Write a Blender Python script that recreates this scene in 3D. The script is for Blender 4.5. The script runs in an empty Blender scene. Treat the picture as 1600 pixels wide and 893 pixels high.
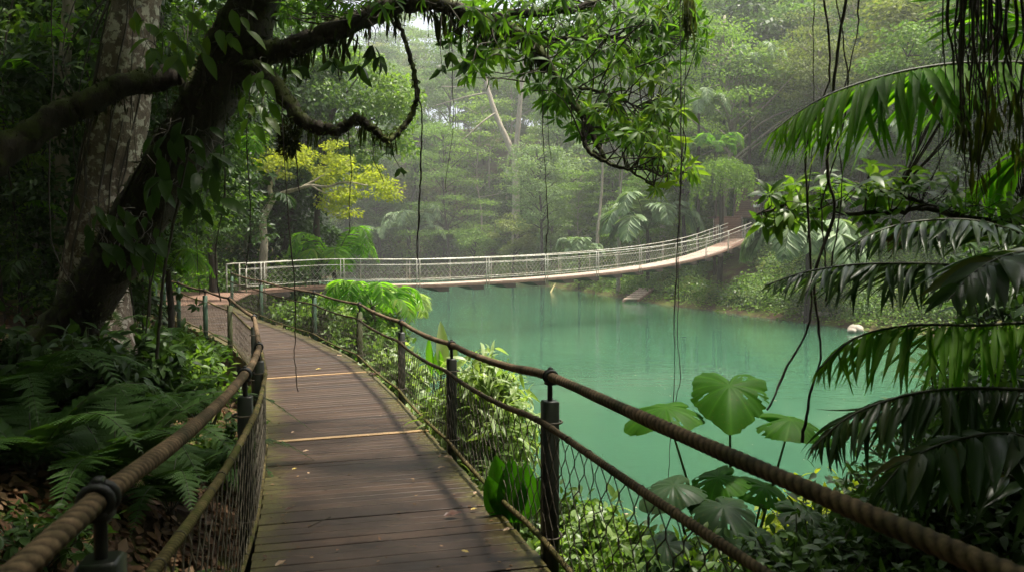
import bpy, math, random
import numpy as np
from mathutils import Vector

random.seed(11)
RNG = np.random.default_rng(11)
PI = math.pi
C = bpy.context.scene.collection
SC = bpy.context.scene

# ------------------------------------------------------------------ camera maths
CZ = 3.6                      # eye height above the water (water is z = 0)
FPX = 1155.0                  # focal length in pixels of a 1600 px wide frame
TILT = math.atan((446.5 - 400.0) / FPX)
_F = np.array([0, math.cos(TILT), -math.sin(TILT)])
_U = np.array([0, math.sin(TILT), math.cos(TILT)])


def P(px, py, d):
    """world point seen at photo position (px, py) at the forward distance d (metres)"""
    r = _F + np.array([1.0, 0, 0]) * ((px - 800.0) / FPX) + _U * ((446.5 - py) / FPX)
    return np.array([0, 0, CZ]) + r * (d / r[1])


def PX(px, d):
    return (px - 800.0) / FPX * d


# ------------------------------------------------------------------ small numeric helpers
def norm(a):
    a = np.asarray(a, float)
    return a / np.maximum(np.linalg.norm(a, axis=-1, keepdims=True), 1e-9)


def sstep(a, b, x):
    t = np.clip((np.asarray(x, float) - a) / (b - a), 0, 1)
    return t * t * (3 - 2 * t)


def spline(pts, n):
    """Catmull-Rom through pts (k x m), n samples per segment"""
    p = np.asarray(pts, float)
    q = np.vstack([2 * p[0] - p[1], p, 2 * p[-1] - p[-2]])
    out = []
    for i in range(1, len(q) - 2):
        a, b, c, d = q[i - 1], q[i], q[i + 1], q[i + 2]
        for t in np.arange(n) / n:
            out.append(0.5 * ((2 * b) + (-a + c) * t + (2 * a - 5 * b + 4 * c - d) * t * t + (-a + 3 * b - 3 * c + d) * t ** 3))
    out.append(p[-1])
    return np.array(out)


def resample(pts, step):
    p = np.asarray(pts, float)
    s = np.concatenate([[0], np.cumsum(np.linalg.norm(np.diff(p[:, :3], axis=0), axis=1))])
    n = max(2, int(round(s[-1] / step)) + 1)
    t = np.linspace(0, s[-1], n)
    return np.stack([np.interp(t, s, p[:, k]) for k in range(p.shape[1])], 1)


def polyline_dist(P2, line):
    """distance of points (N x 2) to a polyline, and the sign (left of travel = +)"""
    best = np.full(len(P2), 1e9)
    sg = np.ones(len(P2))
    for a, b in zip(line[:-1], line[1:]):
        ab = b - a
        t = np.clip(((P2 - a) @ ab) / (ab @ ab), 0, 1)
        v = P2 - (a + t[:, None] * ab)
        dd = np.linalg.norm(v, axis=1)
        cr = ab[0] * (P2[:, 1] - a[1]) - ab[1] * (P2[:, 0] - a[0])
        m = dd < best
        best[m] = dd[m]
        sg[m] = np.sign(cr[m])
    return best, sg


def inside(P2, poly):
    x, y = P2[:, 0], P2[:, 1]
    r = np.zeros(len(P2), bool)
    j = len(poly) - 1
    for i in range(len(poly)):
        xi, yi = poly[i]
        xj, yj = poly[j]
        c = ((yi > y) != (yj > y)) & (x < (xj - xi) * (y - yi) / (yj - yi + 1e-12) + xi)
        r ^= c
        j = i
    return r


# ------------------------------------------------------------------ mesh builder
class MB:
    def __init__(self):
        self.v, self.f, self.r, self.m, self.n = [], [], [], [], 0

    def add(self, v, f, rnd=0.5, mat=0):
        v = np.asarray(v, float).reshape(-1, 3)
        f = np.asarray(f, int)
        if len(v) == 0 or len(f) == 0:
            return
        self.v.append(v)
        self.f.append(f + self.n)
        self.r.append(np.broadcast_to(np.asarray(rnd, float), (len(v),)).copy())
        self.m.append(np.full(len(f), mat, int))
        self.n += len(v)

    def build(self, name, mats, parent=None, smooth=True, loc=None):
        v = np.concatenate(self.v)
        r = np.concatenate(self.r)
        off = np.zeros(3)
        if parent is not None:
            off = np.array(parent['_o']) if '_o' in parent else np.array(parent.location)
        elif loc is not None:
            off = np.array(loc, float)
        v = v - off
        me = bpy.data.meshes.new(name)
        nf = sum(len(x) for x in self.f)
        loops = np.concatenate([x.ravel() for x in self.f])
        sizes = np.concatenate([np.full(len(x), x.shape[1]) for x in self.f])
        starts = np.concatenate([[0], np.cumsum(sizes)[:-1]])
        me.vertices.add(len(v))
        me.vertices.foreach_set('co', v.astype(np.float32).ravel())
        me.loops.add(len(loops))
        me.loops.foreach_set('vertex_index', loops.astype(np.int32))
        me.polygons.add(nf)
        me.polygons.foreach_set('loop_start', starts.astype(np.int32))
        me.polygons.foreach_set('loop_total', sizes.astype(np.int32))
        me.polygons.foreach_set('material_index', np.concatenate(self.m).astype(np.int32))
        me.polygons.foreach_set('use_smooth', np.full(nf, smooth))
        me.update(calc_edges=True)
        at = me.attributes.new('rnd', 'FLOAT', 'POINT')
        at.data.foreach_set('value', r.astype(np.float32))
        for mm in (mats if isinstance(mats, (list, tuple)) else [mats]):
            me.materials.append(mm)
        o = bpy.data.objects.new(name, me)
        C.objects.link(o)
        if parent is not None:
            o.parent = parent
            o['_o'] = tuple(off)
        elif loc is not None:
            o.location = tuple(off)
        return o


def tag(o, label=None, cat=None, group=None, kind=None):
    if label: o['label'] = label
    if cat: o['category'] = cat
    if group: o['group'] = group
    if kind: o['kind'] = kind
    return o


def thing(name, label, cat, loc=(0, 0, 0), group=None):
    o = bpy.data.objects.new(name, None)
    C.objects.link(o)
    o.empty_display_size = 0.1
    o.location = tuple(float(x) for x in loc)
    return tag(o, label, cat, group)


def copy_thing(root, loc, rz, sc, label, group=None):
    r = root.copy()
    C.objects.link(r)
    r.location = tuple(float(x) for x in loc)
    r.rotation_euler = (0, 0, rz)
    r.scale = (sc, sc, sc)
    r['label'] = label
    if group: r['group'] = group
    for ch in [c for c in bpy.data.objects if c.parent == root]:
        c = ch.copy()
        C.objects.link(c)
        c.parent = r
        for g in [q for q in bpy.data.objects if q.parent == ch]:
            d = g.copy()
            C.objects.link(d)
            d.parent = c
    return r


# ------------------------------------------------------------------ shapes
def frames_along(p):
    t = norm(np.gradient(p, axis=0))
    ref = np.array([0, 0, 1.0]) if abs(t[0][2]) < 0.9 else np.array([1.0, 0, 0])
    n = norm(ref - t[0] * (ref @ t[0]))
    N = [n]
    for i in range(1, len(p)):
        n = N[-1] - t[i] * (N[-1] @ t[i])
        N.append(n / max(np.linalg.norm(n), 1e-9))
    N = np.array(N)
    return t, N, np.cross(t, N)


def tube(mb, pts, rad, sides=8, rnd=0.5, mat=0, rough=0.0, cap=True):
    p = np.asarray(pts, float)
    k = len(p)
    rad = np.broadcast_to(np.asarray(rad, float), (k,))
    t, N, B = frames_along(p)
    a = np.arange(sides) / sides * 2 * PI
    r = rad[:, None] * np.ones((k, sides))
    if rough:
        nz = RNG.normal(0, 1, (k, sides))
        nz = (nz + np.roll(nz, 1, 1) + np.roll(nz, 1, 0)) / 1.7
        r = r * (1 + rough * nz)
    V = p[:, None, :] + r[..., None] * (np.cos(a)[None, :, None] * N[:, None, :] + np.sin(a)[None, :, None] * B[:, None, :])
    i, j = np.meshgrid(np.arange(k - 1), np.arange(sides), indexing='ij')
    j2 = (j + 1) % sides
    f = np.stack([i * sides + j, i * sides + j2, (i + 1) * sides + j2, (i + 1) * sides + j], -1).reshape(-1, 4)
    mb.add(V.reshape(-1, 3), f, rnd, mat)
    if cap:
        for e in (0, k - 1):
            c = np.vstack([V[e], p[e][None]])
            jj = np.arange(sides)
            ff = np.stack([jj, (jj + 1) % sides, np.full(sides, sides)], 1)
            mb.add(c, ff if e else ff[:, ::-1], rnd, mat)


def rope(mb, pts, R, pitch=None, mat=0, sides=12):
    pitch = pitch or R * 1.45
    p = resample(pts, pitch / 6.0)
    k = len(p)
    t, N, B = frames_along(p)
    s = np.concatenate([[0], np.cumsum(np.linalg.norm(np.diff(p, axis=0), axis=1))])
    a = np.arange(sides) / sides * 2 * PI
    ph = s / pitch * 2 * PI / 3
    lob = np.abs(np.cos(1.5 * (a[None] - ph[:, None])))
    r = R * (0.86 + 0.20 * np.sqrt(lob)) * (1 + 0.04 * np.sin(s * 3.1) + 0.03 * np.sin(s * 9.7))[:, None]
    V = p[:, None, :] + r[..., None] * (np.cos(a)[None, :, None] * N[:, None, :] + np.sin(a)[None, :, None] * B[:, None, :])
    i, j = np.meshgrid(np.arange(k - 1), np.arange(sides), indexing='ij')
    j2 = (j + 1) % sides
    f = np.stack([i * sides + j, i * sides + j2, (i + 1) * sides + j2, (i + 1) * sides + j], -1).reshape(-1, 4)
    mb.add(V.reshape(-1, 3), f, np.clip(lob, 0, 1).ravel(), mat)


BOXF = np.array([[0, 3, 2, 1], [4, 5, 6, 7], [0, 1, 5, 4], [1, 2, 6, 5], [2, 3, 7, 6], [3, 0, 4, 7]])


def box(mb, c, ax, ay, az, rnd=0.5, mat=0):
    """box with centre c and half-axis vectors"""
    c, ax, ay, az = [np.asarray(q, float) for q in (c, ax, ay, az)]
    v = [c + sx * ax + sy * ay + sz * az for sz in (-1, 1) for sx, sy in ((-1, -1), (1, -1), (1, 1), (-1, 1))]
    mb.add(v, BOXF, rnd, mat)


def bbox(mb, c, ax, ay, az, bev=0.004, rnd=0.5, mat=0):
    """bevelled box: an octagon-cornered prism, the ends chamfered"""
    c, ax, ay, az = [np.asarray(q, float) for q in (c, ax, ay, az)]
    lx, ly, lz = [np.linalg.norm(q) for q in (ax, ay, az)]
    ux, uy, uz = ax / lx, ay / ly, az / lz
    b = min(bev, lx * .4, ly * .4, lz * .4)

    def ring(z, ins):
        X, Y = lx - ins, ly - ins
        return [c + uz * z + ux * x + uy * y for x, y in
                ((X - b, -Y), (X, -Y + b), (X, Y - b), (X - b, Y), (-X + b, Y), (-X, Y - b), (-X, -Y + b), (-X + b, -Y))]
    v = ring(-lz, b) + ring(-lz + b, 0) + ring(lz - b, 0) + ring(lz, b)
    f = []
    for k in range(3):
        for j in range(8):
            f.append([k * 8 + j, k * 8 + (j + 1) % 8, (k + 1) * 8 + (j + 1) % 8, (k + 1) * 8 + j])
    mb.add(v, f, rnd, mat)
    mb.add(v[:8], [[7, 6, 5, 4, 3, 2, 1, 0]], rnd, mat)
    mb.add(v[24:], [[0, 1, 2, 3, 4, 5, 6, 7]], rnd, mat)


def torus(mb, c, axis, R, r, mat=0, n=14, m=8):
    axis = norm(axis)
    ref = np.array([0, 0, 1.0]) if abs(axis[2]) < .8 else np.array([1.0, 0, 0])
    x = norm(np.cross(axis, ref)); y = np.cross(axis, x)
    a = np.arange(n) / n * 2 * PI; b = np.arange(m) / m * 2 * PI
    A, B_ = np.meshgrid(a, b, indexing='ij')
    d = np.cos(A)[..., None] * x + np.sin(A)[..., None] * y
    V = np.asarray(c) + d * (R + r * np.cos(B_))[..., None] + axis * (r * np.sin(B_))[..., None]
    i, j = np.meshgrid(np.arange(n), np.arange(m), indexing='ij')
    f = np.stack([i * m + j, ((i + 1) % n) * m + j, ((i + 1) % n) * m + (j + 1) % m, i * m + (j + 1) % m], -1).reshape(-1, 4)
    mb.add(V.reshape(-1, 3), f, 0.5, mat)


# ------------------------------------------------------------------ leaves
def leaf_t(n=4, w=0.22, fold=0.25, curl=0.25, peak=0.42, wave=0.0, pw=1.0):
    """leaf of unit length along +y; w = half width"""
    v, f = [], []
    for i in range(n + 1):
        t = i / n
        if t < peak:
            hw = math.sin(t / peak * PI / 2) ** pw
        else:
            hw = math.cos((t - peak) / (1 - peak) * PI / 2) ** 0.9
        hw = max(hw, 0.03) * w
        z = -curl * t * t
        wv = wave * math.sin(i * 2.4)
        v += [(-hw, t, z + fold * hw + wv), (0, t, z), (hw, t, z + fold * hw - wv)]
    for i in range(n):
        a = i * 3
        f += [[a, a + 1, a + 4, a + 3], [a + 1, a + 2, a + 5, a + 4]]
    return np.array(v), np.array(f)


def quad_t(w=0.3, curl=0.15):
    v = np.array([(0, 0, 0), (w, .45, -.02), (0, 1, -curl), (-w, .45, -.02)])
    return v, np.array([[0, 1, 2, 3]])


SLIMW = leaf_t(5, .135, .3, .4, .52)
LEAF6 = leaf_t(6, .20, .25, .35)
LEAF4 = leaf_t(4, .21, .25, .3)
LEAF3 = leaf_t(3, .24, .3, .25)
LEAF2 = leaf_t(2, .28, .3, .2)
BLADE = leaf_t(5, .055, .5, .35, .35)
QUAD = quad_t()


def rot_frames(d, up):
    d = norm(d)
    x = np.cross(d, up)
    x = x / np.maximum(np.linalg.norm(x, axis=-1, keepdims=True), 1e-6)
    z = np.cross(x, d)
    return np.stack([x, d, z], -1)


def scatter(mb, T, pos, d, up, size, rnd, mat=0):
    """stamp template T at every pos, pointing along d with its face towards up"""
    tv, tf = T
    pos = np.asarray(pos, float).reshape(-1, 3)
    n = len(pos)
    if n == 0:
        return
    R = rot_frames(np.broadcast_to(d, (n, 3)), np.broadcast_to(up, (n, 3)))
    s = np.broadcast_to(np.asarray(size, float), (n,))
    V = np.einsum('nij,vj->nvi', R, tv) * s[:, None, None] + pos[:, None, :]
    F = (tf[None] + (np.arange(n) * len(tv))[:, None, None]).reshape(-1, tf.shape[1])
    rr = np.broadcast_to(np.asarray(rnd, float), (n,))
    mb.add(V.reshape(-1, 3), F, np.repeat(rr, len(tv)), mat)


def rdir(n):
    return norm(RNG.normal(0, 1, (n, 3)))


def whorl(mb, pos, axis, k=8, size=.22, T=LEAF4, droop=.35, spread=.9, mat=0, base=.5, var=.25):
    """rosettes of k leaves round each tip"""
    pos = np.asarray(pos, float).reshape(-1, 3)
    n = len(pos)
    if n == 0:
        return
    axis = norm(np.broadcast_to(axis, (n, 3)))
    ref = np.where(np.abs(axis[:, 2:3]) < .8, np.array([[0, 0, 1.0]]), np.array([[1.0, 0, 0]]))
    x = norm(np.cross(axis, ref)); y = np.cross(axis, x)
    a = (np.arange(k)[None] / k * 2 * PI + RNG.uniform(0, 6, (n, 1)) + RNG.normal(0, .25, (n, k)))
    sp = spread * RNG.uniform(.55, 1.15, (n, k))
    d = axis[:, None] * (1.05 - sp * .7)[..., None] + (np.cos(a)[..., None] * x[:, None] + np.sin(a)[..., None] * y[:, None]) * sp[..., None]
    d = d + np.array([0, 0, -1.0]) * (droop * RNG.uniform(.4, 1.4, (n, k)))[..., None]
    d = norm(d).reshape(-1, 3)
    up = norm(axis[:, None] * .8 + np.array([0, 0, .6]) + RNG.normal(0, .25, (n, k, 3))).reshape(-1, 3)
    p = np.repeat(pos, k, 0) + d * .01
    s = size * RNG.uniform(.6, 1.15, n * k)
    rr = np.clip(base + np.repeat(RNG.normal(0, var * .7, n), k) + RNG.normal(0, var * .5, n * k), 0, 1)
    scatter(mb, T, p, d, up, s, rr, mat)


def frond(mb, pts, nl=40, ll=.4, lw=.06, droop=.6, fwd=.45, start=.12, mat=0, matr=1, rr=.012, T=None, base=.5, var=.2, profile=None, flat=None, tear=0.0, jit=.06):
    """pinnate leaf along the rachis pts (already in world space)"""
    p = resample(spline(pts, 8), 1e9 if False else max(.02, np.linalg.norm(np.diff(np.asarray(pts), axis=0), axis=1).sum() / 40))
    k = len(p)
    tube(mb, p, np.linspace(rr, rr * .25, k), 5, .5, matr)
    s = np.concatenate([[0], np.cumsum(np.linalg.norm(np.diff(p, axis=0), axis=1))])
    u = np.linspace(start, 1.0, nl)
    q = np.stack([np.interp(u * s[-1], s, p[:, c]) for c in range(3)], 1)
    t = norm(np.stack([np.interp(u * s[-1], s, np.gradient(p[:, c])) for c in range(3)], 1))
    up0 = np.array([0, 0, 1.0]) if flat is None else np.asarray(flat, float)
    side = norm(np.cross(t, up0))
    up = np.cross(side, t)
    prof = profile if profile is not None else (lambda x: np.sin(np.clip(x * .92 + .08, 0, 1) * PI) ** .55)
    L = ll * prof((u - start) / (1 - start))
    if T is None:
        w = lw / ll
        T = leaf_t(5, w, .5, .28, .3)
    for sg in (-1, 1):
        keep = RNG.random(nl) >= tear
        f = fwd + .5 * u ** 3
        d = side * sg * 1.0 + t * (f * RNG.uniform(.7, 1.35, nl))[:, None] + up * .22 + np.array([0, 0, -1.0]) * (droop * RNG.uniform(.6, 1.35, nl))[:, None] + RNG.normal(0, jit, (nl, 3))
        d = norm(d)
        upv = norm(up + RNG.normal(0, .12 + jit * 1.6, (nl, 3)))
        scatter(mb, T, q[keep], d[keep], upv[keep], (L * RNG.uniform(.9, 1.08, nl))[keep], np.clip(base + RNG.normal(0, var, nl), 0, 1)[keep], mat)


def pinna_t(n=9):
    """a fern pinna: a thin midrib with two rows of small rounded lobes"""
    V, F = [], []
    k = 0
    for i in range(n):
        t = (i + .5) / n
        L = .19 * (1 - t) ** .75 + .02
        for sg in (-1, 1):
            b0, b1 = t - .5 / n, t + .38 / n
            z = -.18 * t * t
            V += [(0, b0, z), (sg * L, b0 + .06, z - .02), (sg * L * .92, b1 + .06, z - .02), (0, b1, z)]
            F.append([k, k + 1, k + 2, k + 3] if sg > 0 else [k + 3, k + 2, k + 1, k])
            k += 4
    return np.array(V, float), np.array(F)


PINNA = pinna_t()

# ------------------------------------------------------------------ materials
def new_mat(name):
    m = bpy.data.materials.new(name)
    m.use_nodes = True
    nt = m.node_tree
    for n in list(nt.nodes):
        nt.nodes.remove(n)
    out = nt.nodes.new('ShaderNodeOutputMaterial')
    return m, nt, out


def N(nt, t, **kw):
    n = nt.nodes.new(t)
    for k, v in kw.items():
        if k in n.inputs.keys():
            n.inputs[k].default_value = v
        else:
            setattr(n, k, v)
    return n


def ramp(nt, stops, fac):
    r = nt.nodes.new('ShaderNodeValToRGB')
    e = r.color_ramp.elements
    while len(e) < len(stops):
        e.new(.5)
    for i, (p, c) in enumerate(stops):
        e[i].position = p
        e[i].color = (*c, 1)
    nt.links.new(fac, r.inputs['Fac'])
    return r


def noise(nt, scale, detail=4, rough=.6, vec=None, dist=0.0):
    n = N(nt, 'ShaderNodeTexNoise')
    n.inputs['Scale'].default_value = scale
    n.inputs['Detail'].default_value = detail
    n.inputs['Roughness'].default_value = rough
    n.inputs['Distortion'].default_value = dist
    if vec is None:
        vec = nt.nodes.new('ShaderNodeTexCoord').outputs['Object']
    nt.links.new(vec, n.inputs['Vector'])
    return n


def mixc(nt, fac, a, b):
    m = nt.nodes.new('ShaderNodeMix')
    m.data_type = 'RGBA'
    for sock, val in ((m.inputs[0], fac), (m.inputs[6], a), (m.inputs[7], b)):
        if isinstance(val, (int, float)):
            sock.default_value = val
        elif isinstance(val, tuple):
            sock.default_value = (*val, 1)
        else:
            nt.links.new(val, sock)
    return m.outputs[2]


def bump(nt, h, strength, dist):
    b = N(nt, 'ShaderNodeBump')
    b.inputs['Strength'].default_value = strength
    b.inputs['Distance'].default_value = dist
    nt.links.new(h, b.inputs['Height'])
    return b.outputs['Normal']


def leaf_mat(name, cols, rough=.45, trans=.35, tcol=None, spec=.5, spots=0.0, vein=0.0):
    """leaf blade: colour by the leaf's own random value, light also passes through"""
    m, nt, out = new_mat(name)
    at = N(nt, 'ShaderNodeAttribute', attribute_name='rnd')
    k = len(cols)
    col = ramp(nt, [(i / (k - 1), c) for i, c in enumerate(cols)], at.outputs['Fac']).outputs['Color']
    nz = noise(nt, 9.0, 3, .6)
    col = mixc(nt, .22, col, mixc(nt, nz.outputs['Fac'], (.02, .035, .008), tuple(min(1, 1.7 * c) for c in cols[k // 2])))
    if spots:
        vs = noise(nt, 34.0, 3, .7)
        g = ramp(nt, [(.60, (0, 0, 0)), (.68, (1, 1, 1))], vs.outputs['Fac'])
        mm = N(nt, 'ShaderNodeMath', operation='MULTIPLY')
        mm.inputs[1].default_value = spots
        nt.links.new(g.outputs['Color'], mm.inputs[0])
        col = mixc(nt, mm.outputs[0], col, (.12, .09, .03))
    b = N(nt, 'ShaderNodeBsdfPrincipled')
    nt.links.new(col, b.inputs['Base Color'])
    b.inputs['Roughness'].default_value = rough
    b.inputs['Specular IOR Level'].default_value = spec
    t = N(nt, 'ShaderNodeBsdfTranslucent')
    tc = mixc(nt, 1.0, col, col)
    mul = N(nt, 'ShaderNodeMix', data_type='RGBA', blend_type='MULTIPLY')
    mul.inputs[0].default_value = 1
    nt.links.new(col, mul.inputs[6])
    mul.inputs[7].default_value = (*(tcol or (1.9, 2.1, .7)), 1)
    nt.links.new(mul.outputs[2], t.inputs['Color'])
    mx = N(nt, 'ShaderNodeMixShader')
    mx.inputs[0].default_value = trans
    nt.links.new(b.outputs[0], mx.inputs[1])
    nt.links.new(t.outputs[0], mx.inputs[2])
    nt.links.new(mx.outputs[0], out.inputs['Surface'])
    return m


def bark_mat(name, c1, c2, moss=None, mossamt=.5, scale=9, lichen=None, stretch=4.0):
    m, nt, out = new_mat(name)
    tc = nt.nodes.new('ShaderNodeTexCoord')
    mp = N(nt, 'ShaderNodeMapping')
    mp.inputs['Scale'].default_value = (1, 1, 1 / stretch)
    nt.links.new(tc.outputs['Object'], mp.inputs['Vector'])
    n1 = noise(nt, scale, 6, .7, mp.outputs[0], .6)
    col = ramp(nt, [(.32, c1), (.68, c2)], n1.outputs['Fac']).outputs['Color']
    if lichen:
        n3 = noise(nt, scale * .75, 4, .65, tc.outputs['Object'], .4)
        g = ramp(nt, [(.52, (0, 0, 0)), (.57, (1, 1, 1))], n3.outputs['Fac'])
        col = mixc(nt, g.outputs['Color'], col, lichen)
    if moss:
        n2 = noise(nt, scale * .35, 5, .7, tc.outputs['Object'])
        ge = N(nt, 'ShaderNodeNewGeometry')
        sx = N(nt, 'ShaderNodeSeparateXYZ')
        nt.links.new(ge.outputs['Normal'], sx.inputs[0])
        ad = N(nt, 'ShaderNodeMath', operation='MULTIPLY_ADD')
        nt.links.new(sx.outputs['Z'], ad.inputs[0])
        ad.inputs[1].default_value = .16
        nt.links.new(n2.outputs['Fac'], ad.inputs[2])
        lo = .68 - .4 * mossamt
        g = ramp(nt, [(lo, (0, 0, 0)), (lo + .14, (1, 1, 1))], ad.outputs[0])
        col = mixc(nt, g.outputs['Color'], col, moss)
    b = N(nt, 'ShaderNodeBsdfPrincipled', Roughness=.85)
    b.inputs['Specular IOR Level'].default_value = .25
    nt.links.new(col, b.inputs['Base Color'])
    nt.links.new(bump(nt, n1.outputs['Fac'], .8, .03), b.inputs['Normal'])
    nt.links.new(b.outputs[0], out.inputs['Surface'])
    return m


def plain_mat(name, c1, c2, rough=.6, scale=12, metal=0.0, bmp=.2, bdist=.004, spec=.4, rnd=0.0, rlo=None, patch=None):
    """two-tone surface broken up by noise"""
    m, nt, out = new_mat(name)
    n1 = noise(nt, scale, 5, .65)
    col = ramp(nt, [(.3, c1), (.7, c2)], n1.outputs['Fac']).outputs['Color']
    b = N(nt, 'ShaderNodeBsdfPrincipled', Roughness=rough, Metallic=metal)
    if patch:
        n5 = noise(nt, 2.6, 5, .7)
        g5 = ramp(nt, [(.46, (0, 0, 0)), (.62, (1, 1, 1))], n5.outputs['Fac'])
        col = mixc(nt, g5.outputs['Color'], col, patch)
    if rnd:
        at = N(nt, 'ShaderNodeAttribute', attribute_name='rnd')
        hs = N(nt, 'ShaderNodeHueSaturation')
        mr = N(nt, 'ShaderNodeMapRange')
        mr.inputs[3].default_value = 1 - rnd; mr.inputs[4].default_value = 1 + rnd
        nt.links.new(at.outputs['Fac'], mr.inputs[0])
        nt.links.new(mr.outputs[0], hs.inputs['Value'])
        nt.links.new(col, hs.inputs['Color'])
        col = hs.outputs[0]
    b.inputs['Specular IOR Level'].default_value = spec
    nt.links.new(col, b.inputs['Base Color'])
    if rlo is not None:
        mr = N(nt, 'ShaderNodeMapRange')
        mr.inputs[3].default_value = rlo; mr.inputs[4].default_value = rough
        n4 = noise(nt, 3.5, 4, .6)
        nt.links.new(n4.outputs['Fac'], mr.inputs[0])
        nt.links.new(mr.outputs[0], b.inputs['Roughness'])
    if bmp:
        nt.links.new(bump(nt, n1.outputs['Fac'], bmp, bdist), b.inputs['Normal'])
    nt.links.new(b.outputs[0], out.inputs['Surface'])
    return m


M = {}
# foliage (real-world albedos, leaf_lit brightened)
M['leaf_far'] = leaf_mat('forest_leaf', [(.024, .065, .010), (.052, .118, .018), (.095, .175, .026), (.16, .24, .04)], .6, .25, spec=.12)
M['leaf_lacy'] = leaf_mat('feathery_leaf', [(.07, .14, .025), (.12, .20, .04), (.18, .26, .055)], .6, .35, spec=.14)
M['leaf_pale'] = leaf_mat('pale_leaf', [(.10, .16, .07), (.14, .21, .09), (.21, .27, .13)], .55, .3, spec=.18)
M['leaf_olive'] = leaf_mat('olive_leaf', [(.09, .12, .035), (.13, .16, .05), (.19, .21, .075)], .6, .3, spec=.14)
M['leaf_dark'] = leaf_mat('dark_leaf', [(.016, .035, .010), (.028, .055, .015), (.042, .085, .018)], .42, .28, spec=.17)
M['leaf_mid'] = leaf_mat('glossy_leaf', [(.03, .07, .012), (.05, .105, .016), (.085, .15, .022), (.13, .19, .03)], .4, .42, spec=.28)
M['leaf_yellow'] = leaf_mat('yellow_leaf', [(.16, .21, .02), (.24, .28, .03), (.33, .34, .045)], .55, .45, (1.7, 1.75, .5), spec=.15)
M['leaf_canopy'] = leaf_mat('canopy_leaf', [(.022, .055, .010), (.04, .09, .014), (.065, .13, .018), (.12, .17, .02)], .45, .5, spec=.13)
M['leaf_lit'] = leaf_mat('sunlit_green_leaf', [(.10, .17, .04), (.16, .23, .07), (.34, .40, .20)], .38, .4, spec=.35)  # sunlight put into the colour: brightened so the leaves look sunlit
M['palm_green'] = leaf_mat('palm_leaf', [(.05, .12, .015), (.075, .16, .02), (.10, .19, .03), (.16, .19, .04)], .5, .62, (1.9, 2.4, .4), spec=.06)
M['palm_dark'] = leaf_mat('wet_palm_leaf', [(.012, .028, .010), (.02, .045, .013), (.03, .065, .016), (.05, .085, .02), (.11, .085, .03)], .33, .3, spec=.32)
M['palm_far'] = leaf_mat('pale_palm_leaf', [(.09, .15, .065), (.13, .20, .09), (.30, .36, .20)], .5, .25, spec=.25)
M['fern'] = leaf_mat('fern_leaf', [(.022, .055, .012), (.036, .08, .018), (.062, .11, .026)], .55, .3, spec=.12)
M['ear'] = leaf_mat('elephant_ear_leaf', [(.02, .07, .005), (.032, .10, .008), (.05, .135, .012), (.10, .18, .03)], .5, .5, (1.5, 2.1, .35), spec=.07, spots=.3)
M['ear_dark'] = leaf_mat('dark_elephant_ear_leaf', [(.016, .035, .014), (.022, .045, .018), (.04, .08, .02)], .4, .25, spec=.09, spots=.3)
M['moss'] = leaf_mat('hanging_moss', [(.03, .045, .012), (.06, .075, .02), (.11, .115, .035)], .9, .25, spec=.1)
M['moss_dark'] = leaf_mat('dark_hanging_moss', [(.018, .02, .009), (.03, .034, .013), (.05, .05, .02)], .9, .15, spec=.1)
M['litter'] = leaf_mat('dead_leaf', [(.05, .026, .014), (.10, .05, .025), (.17, .09, .045), (.26, .17, .09)], .6, .15, (1.2, 1, .8), spec=.25)
M['leaf_fall_yellow'] = leaf_mat('fallen_yellow_leaf', [(.35, .25, .05), (.45, .33, .08), (.5, .4, .12)], .5, .2, (1.2, 1.1, .6))
M['leaf_fall_tan'] = leaf_mat('fallen_tan_leaf', [(.30, .19, .11), (.38, .26, .16), (.45, .33, .22)], .55, .15, (1.2, 1, .8))
M['leaf_fall_red'] = leaf_mat('fallen_dark_red_leaf', [(.06, .022, .016), (.085, .03, .02), (.10, .04, .028)], .4, .12, (1.2, 1, .8))
# wood, bark, rope, metal
M['bark_mossy'] = bark_mat('mossy_bark', (.010, .008, .006), (.05, .039, .027), (.055, .068, .014), .42, 11)
M['bark_spot'] = bark_mat('mottled_bark', (.07, .05, .036), (.19, .145, .11), (.05, .06, .02), .15, 10, (.38, .34, .28), 2.0)
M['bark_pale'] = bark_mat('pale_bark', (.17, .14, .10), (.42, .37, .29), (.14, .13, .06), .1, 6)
M['bark_dark'] = bark_mat('dark_bark', (.02, .016, .011), (.06, .048, .034), (.03, .038, .012), .2, 12)
M['stem'] = plain_mat('green_stem', (.04, .075, .018), (.075, .115, .03), .5, 8)
M['stem_dark'] = plain_mat('dark_stem', (.022, .028, .012), (.045, .05, .02), .55, 8)
M['vine'] = plain_mat('woody_vine', (.022, .018, .012), (.06, .048, .034), .85, 20, bmp=.5)
M['rope'] = plain_mat('weathered_rope', (.045, .030, .017), (.17, .115, .068), .85, 26, bmp=.6, spec=.15, rnd=.6, patch=(.040, .034, .018))
M['rope_mossy'] = plain_mat('mossy_rope', (.050, .040, .016), (.15, .118, .052), .9, 22, bmp=.6, spec=.1, rnd=.55, patch=(.055, .06, .016))
M['net'] = plain_mat('net_cord', (.10, .085, .06), (.22, .19, .14), .75, 30, bmp=0)
M['net_dark'] = plain_mat('dark_net_cord', (.05, .042, .03), (.11, .09, .065), .75, 30, bmp=0)
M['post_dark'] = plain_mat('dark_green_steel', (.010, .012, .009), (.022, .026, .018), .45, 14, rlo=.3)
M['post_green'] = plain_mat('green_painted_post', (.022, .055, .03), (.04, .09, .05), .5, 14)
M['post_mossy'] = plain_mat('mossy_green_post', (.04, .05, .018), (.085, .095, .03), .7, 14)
M['clamp'] = plain_mat('black_clamp', (.008, .008, .008), (.02, .02, .018), .5, 20)
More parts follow.
